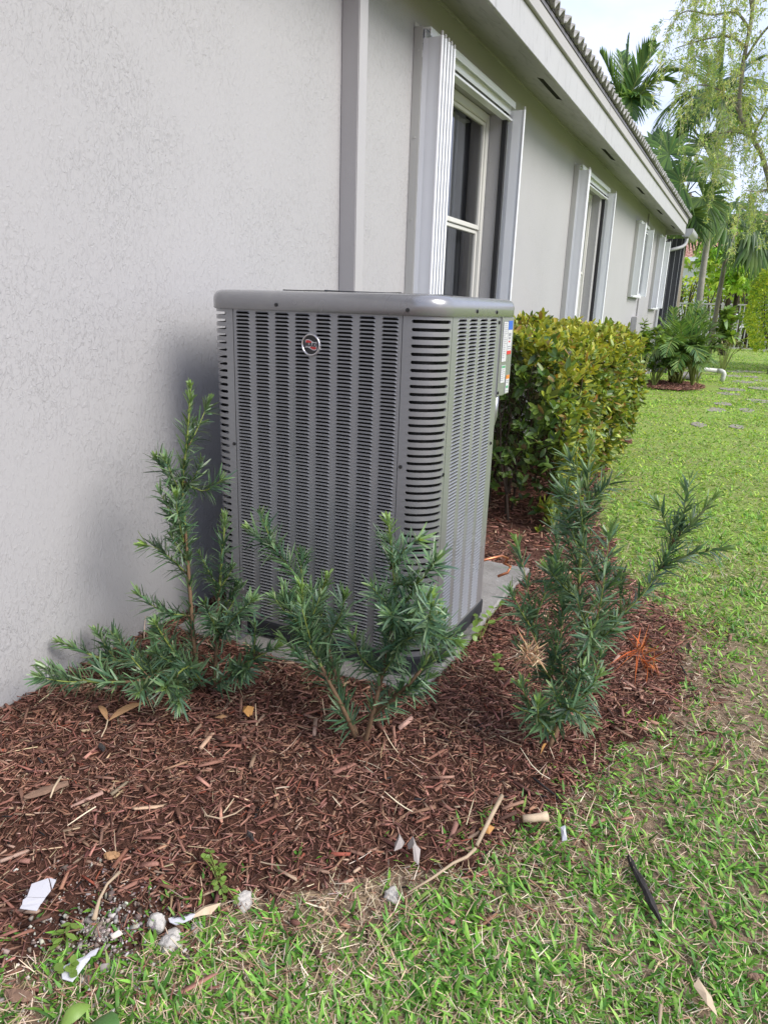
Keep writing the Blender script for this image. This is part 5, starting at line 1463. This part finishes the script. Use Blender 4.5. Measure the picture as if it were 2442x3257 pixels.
for i in range(16): a = i * .39; m.tube([(2.95 + .15 * math.cos(a), 22.3 + .15 * math.sin(a), 0), (2.95 + .7 * math.cos(a), 22.3 + 1.1 * math.sin(a), 1.1), (2.95 + .85 * math.cos(a), 22.3 + 1.4 * math.sin(a), 2.0)], [.03, .022, .01], 5)
m.build('stems', MAT['twig_dark'], rb)

# low palm clump by the wall
ps = thing('palm_clump', (0.80, 15.2, 0), 'low clump of feathery palm fronds in a mulch patch beside the house wall', 'palm shrub')
b0 = np.array((0.82, 15.2, .05)); random.seed(3)
for i, (tip, sag, ll) in enumerate([((.20, 14.6, .62), .32, .42), ((.05, 14.9, .95), .28, .42), ((.42, 14.2, .50), .38, .42), ((.62, 15.0, 1.45), .08, .45), ((.95, 15.1, 1.5), .08, .45), ((1.28, 15.0, 1.2), .16, .45), ((1.5, 14.9, .95), .25, .42), ((1.45, 14.8, .5), .32, .42), ((.72, 14.3, .9), .25, .42), ((1.1, 14.4, .7), .3, .42),
                                   ((.35, 15.3, 1.25), .12, .45), ((.80, 14.6, 1.2), .16, .45), ((1.15, 15.6, 1.45), .1, .45), ((1.3, 14.5, .35), .35, .4), ((.15, 14.3, .35), .35, .4), ((.55, 15.8, 1.3), .1, .42), ((1.35, 15.7, .9), .2, .4), ((.9, 14.1, .35), .38, .4), ((1.05, 14.9, 1.3), .12, .4), ((.5, 14.6, 1.05), .2, .42), ((1.4, 15.3, 1.15), .2, .42), ((.3, 15.6, 1.0), .2, .42), ((1.0, 15.9, 1.6), .06, .42), ((.45, 14.5, .8), .25, .42), ((.7, 13.9, .6), .35, .42), ((1.25, 14.2, .55), .35, .42), ((.0, 14.4, .6), .3, .42), ((1.6, 15.4, .7), .3, .42)]):
    frond(ps, b0 + np.array([random.uniform(-.12, .12), random.uniform(-.1, .1), 0]), tip, sag, 26, ll, bright=.85 + .3 * random.random(), lw=.013, droop=.25)
frond(ps, b0, (.86, 14.9, .95), .05, 16, .3, pal=[(.45, .20, .04), (.36, .24, .06), (.5, .3, .08)], lw=.012)
# mulch patch under it
m = MB(); n_ = 28; pts = [(0.80 + (.46 + .07 * math.sin(i * 2.3)) * math.cos(2 * math.pi * i / n_), 14.75 + (.75 + .1 * math.sin(i * 1.7)) * math.sin(2 * math.pi * i / n_)) for i in range(n_)]
pts = [(max(.01, x), y) for x, y in pts]
tag(m.add([(x, y, .016) for x, y in pts] + [(.8, 14.75, .04)], [(i, (i + 1) % n_, n_) for i in range(n_)]).build('mulch_patch', MAT['mulch'], None, smooth=True), 'small patch of red brown mulch round the low palm clump', kind='structure')
def leafy(name, loc, label, h, r_, pal, nst=9, ll=.14, lw=.035, seed=1):
    root = thing(name, loc, label, 'shrub'); rr = random.Random(seed); hubs = []; m = MB()
    for i in range(nst):
        a = rr.uniform(0, 6.28); q_ = rr.uniform(.2, 1); e = (loc[0] + r_ * q_ * math.cos(a), loc[1] + r_ * q_ * math.sin(a), loc[2] + h * rr.uniform(.6, 1.0))
        mid = ((loc[0] * .6 + e[0] * .4), (loc[1] * .6 + e[1] * .4), loc[2] + h * .5)
        m.tube([loc, mid, e], [.012, .009, .005], 5)
        for t in (.65, .8, .92, 1.0): hubs.append([mid[k] * (1 - t) + e[k] * t for k in range(3)])
    m.build('stems', MAT['green_stem'], root)
    H = np.repeat(np.array(hubs), 7, 0); n = len(H); D = unit(rng.normal(size=(n, 3)) * [1, 1, .5] + np.array([0, 0, .45])); C = rand_cols(n, pal, None, .15)
    V, F, C = ribbons(H, D, np.cross(D, [0, 0, 1.]) + rng.normal(0, .2, (n, 3)), ll * rng.uniform(.7, 1.2, n), lw * rng.uniform(.8, 1.2, n), [(0, .1), (.35, 1), (.7, .8), (1, .05)], bend=.2, fold=.2, col=C, ctip=C * 1.1, grav=(0, 0, -1))
    np_mesh('leaves', V, [F], MAT['hedge_leaf'], root, col=C)
    return root
leafy('leafy_shrub', (0.34, 13.6, 0), 'upright shrub with pale green leaf rosettes between the hedge and the palm clump', 1.2, .33, [(.16, .26, .04), (.22, .32, .05), (.11, .19, .03)], 12, .15, .036, 1)
leafy('leafy_shrub', (1.18, 15.9, 0), 'taller shrub with light green leaf rosettes behind the low palm clump', 1.58, .55, [(.17, .29, .045), (.24, .36, .06), (.12, .21, .035)], 15, .19, .045, 2)
leafy('leafy_shrub', (1.55, 18.6, 0), 'thin shrub with reddish twigs beside the drain pipe', .95, .42, [(.16, .22, .05), (.22, .26, .07), (.28, .22, .09)], 12, .11, .02, 3)

leafy('leafy_shrub', (.52, 14.35, 0), 'low dark leafy shrub at the near foot of the palm clump', .62, .42, [(.08, .15, .03), (.12, .2, .035), (.06, .11, .025)], 14, .13, .03, 5)
leafy('leafy_shrub', (1.15, 14.9, 0), 'dark leafy shrub right of the palm clump above the drain pipe', .95, .45, [(.08, .15, .03), (.13, .22, .04), (.06, .11, .025)], 16, .14, .032, 6)
n = 1500; a_ = rng.uniform(0, 6.28, n); q_ = np.sqrt(rng.random(n)) * 1.08; px_ = .80 + .54 * q_ * np.cos(a_); py_ = 14.75 + .88 * q_ * np.sin(a_); k_ = px_ > .02; px_, py_ = px_[k_], py_[k_]; n = len(px_)
V, F, C = chips(n, px_, py_, .035 + .02 * rng.random(n), rng.uniform(.04, .10, n), rng.uniform(.008, .018, n), rng.uniform(.003, .008, n), MP, MW)
tag(np_mesh('patch_bark', V, [F], MAT['chips'], col=C), 'loose bark chips lying round the foot of the low palm clump', 'mulch', kind='stuff')
# metal fence
fx = [round(-1.0 + .155 * k, 3) for k in range(38)]
fe = thing('metal_fence', (1.0, 33.0, 0), 'beige metal picket fence with slim upright bars across the back of the lawn', 'fence')
MB().box(-1.1, 5.0, 32.97, 33.03, 1.755, 1.81).build('rail', MAT['fence'], fe); MB().box(-1.1, 5.0, 32.97, 33.03, .06, .11).build('rail', MAT['fence'], fe)
bm_ = MB().box(-.02, .02, -.016, .016, .11, 1.755); bar = None
for x in fx:
    if bar is None: o = bm_.build('bar', MAT['fence'], None); bar = o; o.parent = fe
    else: o = bar.copy(); COL.objects.link(o); o.parent = fe
    o.location = Vector((x, 33.0, 0)) - fe.location
for x in (-1.0, .81, 2.6, 4.4): MB().box(x - .035, x + .035, 32.96, 33.04, 0, 1.86).build('post', MAT['fence'], fe)

# neighbour's house and car
nh = thing('house', (4.0, 56.0, 0), "neighbour's white house with a terracotta tiled hip roof behind the trees", 'house')
MB().box(-7.5, 14.0, 50.5, 62.0, 0, 4.75).build('wall', MAT['houseb'], nh)
MB().add([(-8.1, 49.9, 4.75), (14.6, 49.9, 4.75), (14.6, 62.6, 4.75), (-8.1, 62.6, 4.75), (-2.5, 56.2, 7.9), (9.0, 56.2, 7.9), (-8.1, 49.9, 4.62), (14.6, 49.9, 4.62), (14.6, 62.6, 4.62), (-8.1, 62.6, 4.62)],
         [(0, 1, 5, 4), (1, 2, 5), (2, 3, 4, 5), (3, 0, 4), (6, 9, 8, 7), (0, 6, 7, 1), (1, 7, 8, 2), (2, 8, 9, 3), (3, 9, 6, 0)]).build('roof', MAT['terracotta'], nh)
MB().box(-8.12, 14.62, 49.87, 49.895, 4.5, 4.74).build('fascia_board', MAT['white'], nh)
for x in (-3.0, 1.5, 6.0):
    wo = MB().box(x - .75, x + .75, 50.46, 50.495, 1.0, 2.6).build('window', MAT['white_frame'], nh); MB().box(x - .65, x + .65, 50.44, 50.458, 1.1, 2.5).build('pane', MAT['car_glass'], wo)
cr_ = thing('parked_car', (1.55, 41.5, 0), 'white car parked beyond the fence, seen through the bars', 'car')
prof = [(-2.1, .35), (-2.15, .75), (-1.95, .98), (-1.35, 1.02), (-.75, 1.42), (.65, 1.45), (1.35, 1.0), (2.05, .88), (2.15, .55), (2.1, .32)]
m = MB(); m.prism([(41.5 + a, b) for a, b in prof], 0, .72, 2.38); body = m.build('body', MAT['car_paint'], cr_, bevel=.06)
MB().add([(.86, 40.10, 1.045), (2.24, 40.10, 1.045), (2.10, 40.66, 1.38), (1.0, 40.66, 1.38)], [(0, 1, 2, 3)]).build('rear_window', MAT['car_glass'], cr_)
for x in (.80, 2.30): MB().box(x - .10 if x < 1 else x - .16, x + .16 if x < 1 else x + .10, 39.36, 39.46, .72, .90).build('tail_light', MAT['tail'], cr_, bevel=.02)
MB().box(1.25, 1.85, 39.335, 39.36, .55, .68).build('number_plate', MAT['sticker'], cr_); MB().box(.74, 2.36, 39.30, 39.42, .34, .50).build('bumper', MAT['car_paint'], cr_, bevel=.03)
for x in (.72, 2.20):
    for y in (40.1, 42.9):
        w_ = MB().disc((x, y, .32), (1, 0, 0), .32, .18, 20).build('wheel', MAT['tyre'], cr_); MB().disc((x - .005 if x < 1 else x + .17, y, .32), (1, 0, 0), .19, .015, 14).build('rim', MAT['rim'], w_)

# white drain pipe with its elbow
dp = thing('drain_pipe', (1.2, 16.6, 0), 'white plastic drain pipe running out over the lawn and turned down at its end', 'drain pipe')
MB().tube([(.60, 16.6, .27), (.85, 16.6, .262), (1.52, 16.6, .232)], .043, 12).build('pipe', MAT['pvc'], dp, smooth=True)
MB().tube([(1.50, 16.6, .233), (1.575, 16.6, .228), (1.612, 16.6, .21), (1.63, 16.6, .17), (1.625, 16.6, .10), (1.61, 16.6, .02)], [.05, .05, .05, .05, .046, .046], 12).build('elbow', MAT['pvc'], dp, smooth=True)
sb = MB(); sb.prism([(16.55, .02), (17.1, .02), (17.1, .14), (16.55, .06)], 0, .72, 1.18); tag(sb.build('splash_block', MAT['concrete'], None, bevel=.01), 'pale splash block lying under the white drain pipe', 'splash block')

# flagstones sunk into the lawn
fsp = [(1.585, 9.85, .10, .22), (2.02, 9.96, .10, .2), (1.71, 11.62, .14, .3), (2.12, 11.9, .13, .25), (1.78, 12.45, .16, .22), (2.3, 13.4, .2, .3), (1.8, 14.25, .22, .3), (1.88, 15.1, .25, .28), (2.33, 15.7, .25, .3), (2.02, 17.15, .3, .35), (2.42, 17.8, .25, .3), (1.78, 18.6, .25, .35), (2.2, 18.7, .2, .3), (2.08, 20.6, .35, .4), (1.75, 20.0, .2, .3)]
random.seed(12)
path = bpy.data.objects.new('stepping_path', None); COL.objects.link(path); path.location = (1.95, 14, 0); tag(path, 'irregular grey stepping stones sunk in the lawn towards the fence', kind='structure')
for (x, y, rx, ry_) in fsp:
    n_ = 9; pts = [(x + rx * random.uniform(.75, 1.15) * math.cos(2 * math.pi * i / n_), y + ry_ * random.uniform(.75, 1.15) * math.sin(2 * math.pi * i / n_)) for i in range(n_)]
    z = float(ground_z(np.array([x]), np.array([y]))[0])
    MB().prism(pts, 2, z - .03, z + .007).build('flagstone', MAT['flag'], path, bevel=.004)

# ================================================================== LITTER ON THE BED AND LAWN
def gz(x, y): return float(put(np.array([x]), np.array([y]))[0])
def rockobj(x, y, s, label, seed, flat=.7):
    rr = np.random.default_rng(seed); bm = bmesh.new(); bmesh.ops.create_icosphere(bm, subdivisions=4, radius=1)
    for v in bm.verts:
        d_ = v.co.normalized(); f = 1 + .22 * math.sin(3.1 * d_.x + seed) * math.cos(2.7 * d_.y + seed * 2) + .10 * math.sin(7.3 * d_.x + 5.1 * d_.z + seed * 3) * math.cos(6.1 * d_.y - seed) + rr.normal(0, .018)
        v.co = Vector((d_.x * s[0] * f, d_.y * s[1] * f, d_.z * s[2] * f)) * .86
    me = bpy.data.meshes.new('limestone_rock'); bm.to_mesh(me); bm.free()
    o = link('limestone_rock', me, None, MAT['rock']); o.location = (x, y, gz(x, y) + s[2] * .12); o.rotation_euler = (0, 0, seed)
    return tag(o, label, 'rock', 'pale limestone rocks at the bed edge')
rockobj(1.143, 1.062, (.028, .024, .022), 'rounded pale rock beside the grass tuft at the bed edge', 2)
rockobj(1.020, .915, (.024, .026, .022), 'upright pale rock left of the paper scrap', 5)
rockobj(1.072, .900, (.032, .030, .024), 'largest white rock below the printed paper scrap', 9)
rockobj(1.098, .955, (.015, .018, .015), 'small white rock just right of the printed paper scrap', 14)
rockobj(1.436, 1.245, (.024, .020, .020), 'pale rock in the grass below the crumpled leaves', 21)
def sheet(name, outline, z0, mat, label, cat, curl=.004, seed=1, group=None, thick=.0015, parent=None):
    rr = random.Random(seed); n = len(outline); cxx = sum(p[0] for p in outline) / n; cyy = sum(p[1] for p in outline) / n
    vs = [(x, y, z0 + rr.uniform(-curl, curl)) for x, y in outline] + [(cxx, cyy, z0 + curl * 1.2)]
    k = len(vs); vs += [(a, b, c - thick) for a, b, c in vs]
    fs = [(i, (i + 1) % n, n) for i in range(n)] + [((i + 1) % n + k, i + k, n + k) for i in range(n)] + [(i, i + k, (i + 1) % n + k, (i + 1) % n) for i in range(n)]
    o = MB().add(vs, fs).build(name, mat, parent)
    return tag(o, label, cat, group) if label else o
# broken white tile: shards in one plane with thin cracks
sh = thing('white_scrap', (.725, .85, .05), 'cracked white plastic scrap lying on the mulch at the lower left', 'scrap', 'white scraps in the bed')
for i, ol in enumerate(([(0.739, 0.824), (0.757, 0.853), (0.7735, 0.8435), (0.791, 0.832), (0.797, 0.8125), (0.761, 0.795)], [(0.759, 0.854), (0.778, 0.857), (0.792, 0.8345), (0.7755, 0.8445)],
                        [(0.762, 0.7935), (0.7985, 0.811), (0.803, 0.798), (0.771, 0.7745), (0.761, 0.785)], [(0.7715, 0.773), (0.804, 0.796), (0.813, 0.779), (0.776, 0.766)])):
    sheet('shard', ol, .068 + .0015 * (i % 2), MAT['paper'], None, None, .0006, i, parent=sh)
sheet('white_scrap', [(0.957, 0.789), (0.965, 0.803), (0.973, 0.788), (0.966, .783), (0.969, 0.775), (0.981, 0.722), (0.96, .716), (0.937, 0.732), (0.944, 0.75), (.956, .776)], .026, MAT['paper'], 'white torn scrap lying on the grey grit at the lower left corner', 'scrap', .002, 4, 'white scraps in the bed')
pz = .028
ppr = sheet('paper_scrap', [(1.043, 0.925), (1.049, 0.932), (1.065, 0.939), (1.07, 0.952), (1.076, 0.961), (1.087, 0.963), (1.088, 0.949), (1.081, 0.934), (1.069, 0.921), (1.053, 0.919)], pz, MAT['paper'], 'curved white paper scrap with black smudged print at the bed edge', 'paper scrap', .002, 6)
m = MB(); random.seed(8)
for k in range(26):
    t = k / 25; x = 1.054 + .026 * t + random.uniform(-.002, .002); y = .928 + .022 * t ** .8 + random.uniform(-.004, .004); a = random.uniform(0, 3.1); s_ = random.uniform(.001, .0032)
    m.add([(x - s_ * math.cos(a), y - s_ * math.sin(a), pz + .0045), (x + s_ * math.cos(a), y + s_ * math.sin(a), pz + .0045), (x + s_ * math.cos(a) - .001, y + s_ * math.sin(a) + .0011, pz + .0046), (x - s_ * math.cos(a) - .001, y - s_ * math.sin(a) + .0011, pz + .0046)], [(0, 1, 2, 3)])
m.build('print', MAT['ink_black'], ppr)
MAT['dry_leaf'] = simple('dry_tan_leaf', (0.34, 0.19, 0.09), .8, var=.3, vscale=60)
MAT['orange_leaf'] = simple('orange_leaf', (0.48, 0.24, 0.07), .75, var=.25, vscale=60)
MAT['grey_leaf'] = simple('pale_dead_leaf', (0.34, 0.30, 0.275), .85, var=.2, vscale=60)
MAT['stick'] = simple('bleached_stick', (0.40, 0.30, 0.20), .85, var=.25, vscale=50)
MAT['dark_bark'] = simple('black_bark', (0.032, 0.027, 0.025), .9, var=.4, vscale=90, bump=.002, bscale=150)
MAT['bark_chunk'] = simple('grey_brown_bark', (0.20, 0.12, 0.08), .9, var=.35, vscale=60, bump=.002, bscale=120)
MAT['tan_wood'] = simple('tan_wood', (0.52, 0.40, 0.27), .8, var=.2, vscale=50)
MAT['weed'] = simple('weed_leaf', (0.17, 0.27, 0.05), .5, var=.25, vscale=60)
MAT['big_leaf'] = simple('broad_green_leaf', (0.07, 0.16, 0.035), .45, var=.3, vscale=30)
def blade(name, a, b, w, mat, label, cat, z=.02, arch=.015, group=None, fold=.3, parent=None):
    a = np.array(a, float); b = np.array(b, float); za, zb_ = gz(*a) + z, gz(*b) + z
    P = np.array([[a[0], a[1], za]]); D = np.array([[b[0] - a[0], b[1] - a[1], zb_ - za]]); L = np.linalg.norm(D); D = D / L
    V, F, _ = ribbons(P, D, np.array([[-D[0, 1], D[0, 0], .25]]), L, w, [(0, .08), (.12, .5), (.3, .95), (.5, 1), (.7, .8), (.88, .42), (1, .04)], fold=fold)
    t = np.repeat([0, .12, .3, .5, .7, .88, 1], 3); V[:, 2] += arch * 4 * t * (1 - t)
    o = np_mesh(name, V, [F], mat, parent)
    return tag(o, label, cat, group) if label else o
G1 = 'fallen dry leaves'
dl = thing('dry_leaf', (.372, 1.381, .05), 'long tan dead leaf pair joined at a thin stalk below the left shrub', 'dead leaf', G1)
blade('leaf_blade', (.368, 1.385), (.283, 1.430), .011, MAT['dry_leaf'], None, None, parent=dl); blade('leaf_blade', (.374, 1.385), (.405, 1.515), .013, MAT['dry_leaf'], None, None, parent=dl)
MB().tube([(.370, 1.386, gz(.37, 1.386) + .022), (.40, 1.35, gz(.4, 1.35) + .02), (.425, 1.31, gz(.425, 1.31) + .018)], .002, 5).build('stalk', MAT['tan_wood'], dl)
sheet('dry_leaf', [(.720, 1.612), (.712, 1.630), (.722, 1.648), (.730, 1.634), (.744, 1.642), (.752, 1.622), (.748, 1.606), (.736, 1.598)], gz(.73, 1.62) + .03, MAT['orange_leaf'], 'crumpled orange leaf on the mulch between the two left shrubs', 'dead leaf', .012, 3, G1)
sheet('dry_leaf', [(.66, 1.55), (.672, 1.575), (.690, 1.570), (.684, 1.55)], gz(.67, 1.56) + .022, MAT['dry_leaf'], 'small tan leaf on the mulch left of the crumpled orange leaf', 'dead leaf', .006, 5, G1)
sheet('dry_leaf', [(1.398, 1.332), (1.386, 1.36), (1.388, 1.383), (1.407, 1.376), (1.412, 1.344)], .046, MAT['grey_leaf'], 'curled pale grey dead leaf, left one of the pair at the bed edge', 'dead leaf', .012, 7, G1)
sheet('dry_leaf', [(1.415, 1.373), (1.424, 1.385), (1.435, 1.386), (1.457, 1.359), (1.467, 1.327), (1.452, 1.332), (1.441, 1.348), (1.424, 1.360)], .044, MAT['grey_leaf'], 'bigger twisted pale grey dead leaf beside the curled one at the bed edge', 'dead leaf', .014, 8, G1)
sheet('dry_leaf', [(1.079, 0.945), (1.082, 0.985), (1.092, 1.003), (1.118, 1.012), (1.112, .985), (1.099, 0.968)], .026, MAT['tan_wood'], 'flat tan leaf behind the grass tuft next to the printed paper', 'dead leaf', .006, 9, G1)
sheet('dry_leaf', [(2.09, 1.30), (2.098, 1.325), (2.125, 1.29), (2.138, 1.255), (2.118, 1.265)], .03, MAT['tan_wood'], 'pinkish tan leaf lying in the grass near the lower right corner', 'dead leaf', .006, 10, G1)
sheet('dry_leaf', [(1.555, 1.515), (1.57, 1.545), (1.592, 1.532), (1.585, 1.51)], .035, MAT['orange_leaf'], 'tiny yellow orange leaf by the foot of the pale stick', 'dead leaf', .008, 11, G1)
def stick(name, pts, r, mat, label, cat, group=None, n=7):
    return tag(MB().tube(pts, r, n).build(name, mat, None, smooth=True), label, cat, group)
stick('stick', [(1.575, 1.645, .055), (1.574, 1.56, .052), (1.572, 1.45, .04)], [.0062, .006, .005], MAT['stick'], 'straight bleached stick lying across the edge of the mulch', 'stick', 'sticks on the ground')
stick('stick', [(1.571, 1.445, .034), (1.561, 1.41, .032), (1.538, 1.377, .03), (1.509, 1.307, .028), (1.475, 1.245, .024)], [.0046, .0042, .0036, .003, .002], MAT['stick'], 'thin bent twig running from the bleached stick into the grass', 'stick', 'sticks on the ground')
stick('stick', [(.895, 1.21, .06), (.93, 1.19, .062), (.965, 1.20, .06), (.985, 1.235, .058), (.99, 1.27, .056)], [.0022, .0022, .002, .0018, .001], MAT['stick'], 'pale curled twig in the middle of the mulch', 'stick', 'sticks on the ground')
stick('stick', [(.868, .955, .05), (.872, .915, .052), (.885, .88, .046), (.905, .845, .03)], [.0042, .003, .0032, .006], MAT['stick'], 'thin upright brown stalk near the cracked white scrap', 'stick', 'sticks on the ground')
stick('stick', [(.485, 1.115, .068), (.505, 1.075, .066), (.528, 1.045, .064)], [.0035, .003, .002], MAT['tan_wood'], 'short pale straw stick lying over the grey bark piece', 'stick', 'sticks on the ground')
stick('stick', [(2.035, 1.22, .035), (2.04, 1.14, .03), (2.06, 1.05, .03), (2.07, .98, .028)], [.0035, .003, .003, .002], MAT['stick'], 'long tan stalk lying in the grass at the bottom edge', 'stick', 'sticks on the ground')
stick('bamboo_piece', [(1.648, 1.600, .042), (1.672, 1.614, .043), (1.69, 1.627, .044), (1.704, 1.637, .045)], [.0098, .0105, .0112, .0138], MAT['tan_wood'], 'short pale piece of bamboo where mulch meets grass', 'bamboo', n=10)
sheet('white_scrap', [(1.745, 1.612), (1.754, 1.624), (1.771, 1.573), (1.760, 1.568)], .045, MAT['paper'], 'narrow white sliver standing in the grass right of the bamboo', 'scrap', .004, 12, 'white scraps in the bed')
def chunk(x, y, L, W, T, yaw, mat, label, group='bark pieces', seed=1, z=.02):
    rr = random.Random(seed); n = 10; m = MB(); rings = []
    vs = []; fs = []; k = 6
    for i in range(n):
        t = i / (n - 1) - .5; w = W * (1 - (2 * abs(t)) ** 3 * .7) * rr.uniform(.75, 1.1)
        for j in range(k):
            a = 2 * math.pi * j / k; lx, ly, lz = t * L, w * .5 * math.cos(a) + rr.uniform(-.1, .1) * W, T * .5 * math.sin(a) + rr.uniform(-.1, .1) * T
            vs.append((x + lx * math.cos(yaw) - ly * math.sin(yaw), y + lx * math.sin(yaw) + ly * math.cos(yaw), gz(x, y) + z + lz))
    for i in range(n - 1): fs += [(i * k + j, i * k + (j + 1) % k, (i + 1) * k + (j + 1) % k, (i + 1) * k + j) for j in range(k)]
    fs += [tuple(range(k))[::-1], tuple(range((n - 1) * k, n * k))]
    return tag(m.add(vs, fs).build('bark_piece', mat, None), label, 'bark', group)
chunk(1.966, 1.532, .20, .020, .016, math.atan2(-.172, .095), MAT['dark_bark'], 'long black strip of bark lying in the grass at the right', seed=2)
chunk(.492, 1.062, .11, .034, .010, math.atan2(.095, .046), MAT['bark_chunk'], 'wide grey brown bark piece at the left of the mulch', seed=3, z=.022)
chunk(.812, .985, .036, .028, .014, .6, MAT['dry_leaf'], 'square reddish bark chunk above the thin upright stalk', seed=4, z=.022)
chunk(2.206, 1.399, .034, .016, .012, .5, MAT['bark_chunk'], 'small brown bark chip in the grass at the right edge', seed=5)
chunk(2.117, 1.513, .05, .012, .008, -1.2, MAT['bark_chunk'], 'thin brown bark sliver right of the long black strip', seed=6)
chunk(.472, 1.268, .035, .018, .012, -.4, MAT['dark_bark'], 'small black bark piece in the upper left mulch', seed=7, z=.024)
chunk(1.06, 1.20, .032, .013, .010, -.5, MAT['dark_bark'], 'small black bark piece right of the little weed', seed=8, z=.024)
chunk(.905, .66, .06, .03, .018, .3, MAT['bark_chunk'], 'brown bark lump among the grass at the bottom left', seed=10, z=.014)
chunk(2.36, 2.62, .06, .03, .02, .9, MAT['bark_chunk'], 'grey brown bark chunk lying on the lawn right of the spreading shrub', seed=11, z=.012)
chunk(2.62, 4.05, .09, .03, .02, -.4, MAT['bark_chunk'], 'dark bark scrap on the greener lawn at the right edge', seed=12, z=.012)
# weeds
def weed(name, loc, pts, label, ll, lw, seed, upz=.03, pal=None, group='small weeds', per=2):
    root = thing(name, (loc[0], loc[1], gz(*loc)), label, 'weed', group); rr = np.random.default_rng(seed); m = MB(); base = np.array([loc[0], loc[1], gz(*loc)])
    H = []
    for (x, y, h) in pts:
        p = np.array([x, y, gz(x, y) + h]); mid = (base + p) / 2 + np.array([0, 0, upz * .5]); m.tube([tuple(base), tuple(mid), tuple(p)], [.0014, .0012, .0008], 4); H += [p] * per
        H.append(mid)
    m.build('stem', MAT['green_stem'], root)
    H = np.array(H); n = len(H); D = unit(rr.normal(size=(n, 3)) * [1, 1, .35] + np.array([0, 0, .25]))
    V, F, C = ribbons(H, D, np.cross(D, [0, 0, 1.]), ll * rr.uniform(.7, 1.2, n), lw * rr.uniform(.8, 1.2, n), [(0, .15), (.3, .9), (.6, 1), (.85, .6), (1, .05)], bend=.15, fold=.15, col=np.ones((n, 3)) * np.array([.19, .30, .055]) * rr.uniform(.7, 1.2, (n, 1)), grav=(0, 0, -1))
    np_mesh('leaves', V, [F], MAT['hedge_leaf'], root, col=C)
    return root
weed('clover_weed', (1.075, 1.06), [(1.008, 1.084, .03), (1.011, 1.103, .035), (1.02, 1.09, .03), (1.045, 1.08, .025), (1.06, 1.086, .03), (1.066, 1.078, .03), (1.077, 1.041, .025), (1.101, 1.041, .022), (1.111, 1.031, .02), (1.125, 1.049, .022), (1.133, 1.046, .02), (1.09, 1.06, .03)], 'light green round leaved weed creeping on the mulch near the grass edge', .013, .0062, 1, per=3)
weed('clover_weed', (1.20, 2.55), [(1.167, 2.591, .08), (1.205, 2.52, .06), (1.222, 2.705, .10), (1.242, 2.596, .08), (1.215, 2.44, .05), (1.22, 2.62, .12), (1.19, 2.48, .09)], 'bright green heart leaved vine climbing at the right edge of the concrete pad', .034, .014, 2, .06)
weed('clover_weed', (1.345, 2.31), [(1.331, 2.345, .06), (1.362, 2.269, .05), (1.34, 2.30, .085)], 'small green seedling between the pad and the spreading shrub', .026, .011, 3, .04)
weed('clover_weed', (1.455, 2.26), [(1.451, 2.26, .05), (1.47, 2.28, .04), (1.43, 2.24, .035)], 'tiny green seedling at the left foot of the spreading shrub', .02, .008, 4, .03)
weed('clover_weed', (.876, .795), [(.870, .80, .03), (.884, .79, .035), (.876, .81, .04), (.88, .775, .02)], 'small dark green weed below the cracked white scrap', .026, .0052, 5, .03)
weed('clover_weed', (.955, .735), [(.955, .742, .04), (.965, .73, .035), (.945, .728, .03)], 'pale green seedling standing over the torn white scrap', .018, .008, 6, .03)
# broad fallen leaves in the lower left corner
bl = thing('broad_leaf', (1.14, .66, .03), 'big dark green leaf lying low at the bottom left edge', 'leaf', 'broad green leaves at the bottom edge')
blade('leaf_blade', (1.098, .668), (1.180, .650), .030, MAT['big_leaf'], None, None, z=.05, arch=.018, parent=bl)
MB().tube([(1.10, .667, gz(1.1, .667) + .051), (1.08, .672, gz(1.08, .672) + .03), (1.07, .678, gz(1.07, .678) + .005)], .0018, 5).build('stalk', MAT['green_stem'], bl)
bl2 = thing('broad_leaf', (1.055, .665, .02), 'folded yellowish green leaf left of the big dark leaf at the bottom edge', 'leaf', 'broad green leaves at the bottom edge')
blade('leaf_blade', (1.048, .640), (1.062, .698), .015, MAT['weed'], None, None, z=.04, arch=.012, fold=.7, parent=bl2)
blade('yellow_blade', (1.615, 1.91), (1.622, 1.965), .0035, MAT['orange_leaf'], 'single yellow grass blade standing in the mulch left of the spreading shrub', 'leaf', z=.02, arch=.02)
bpy.context.view_layer.update()
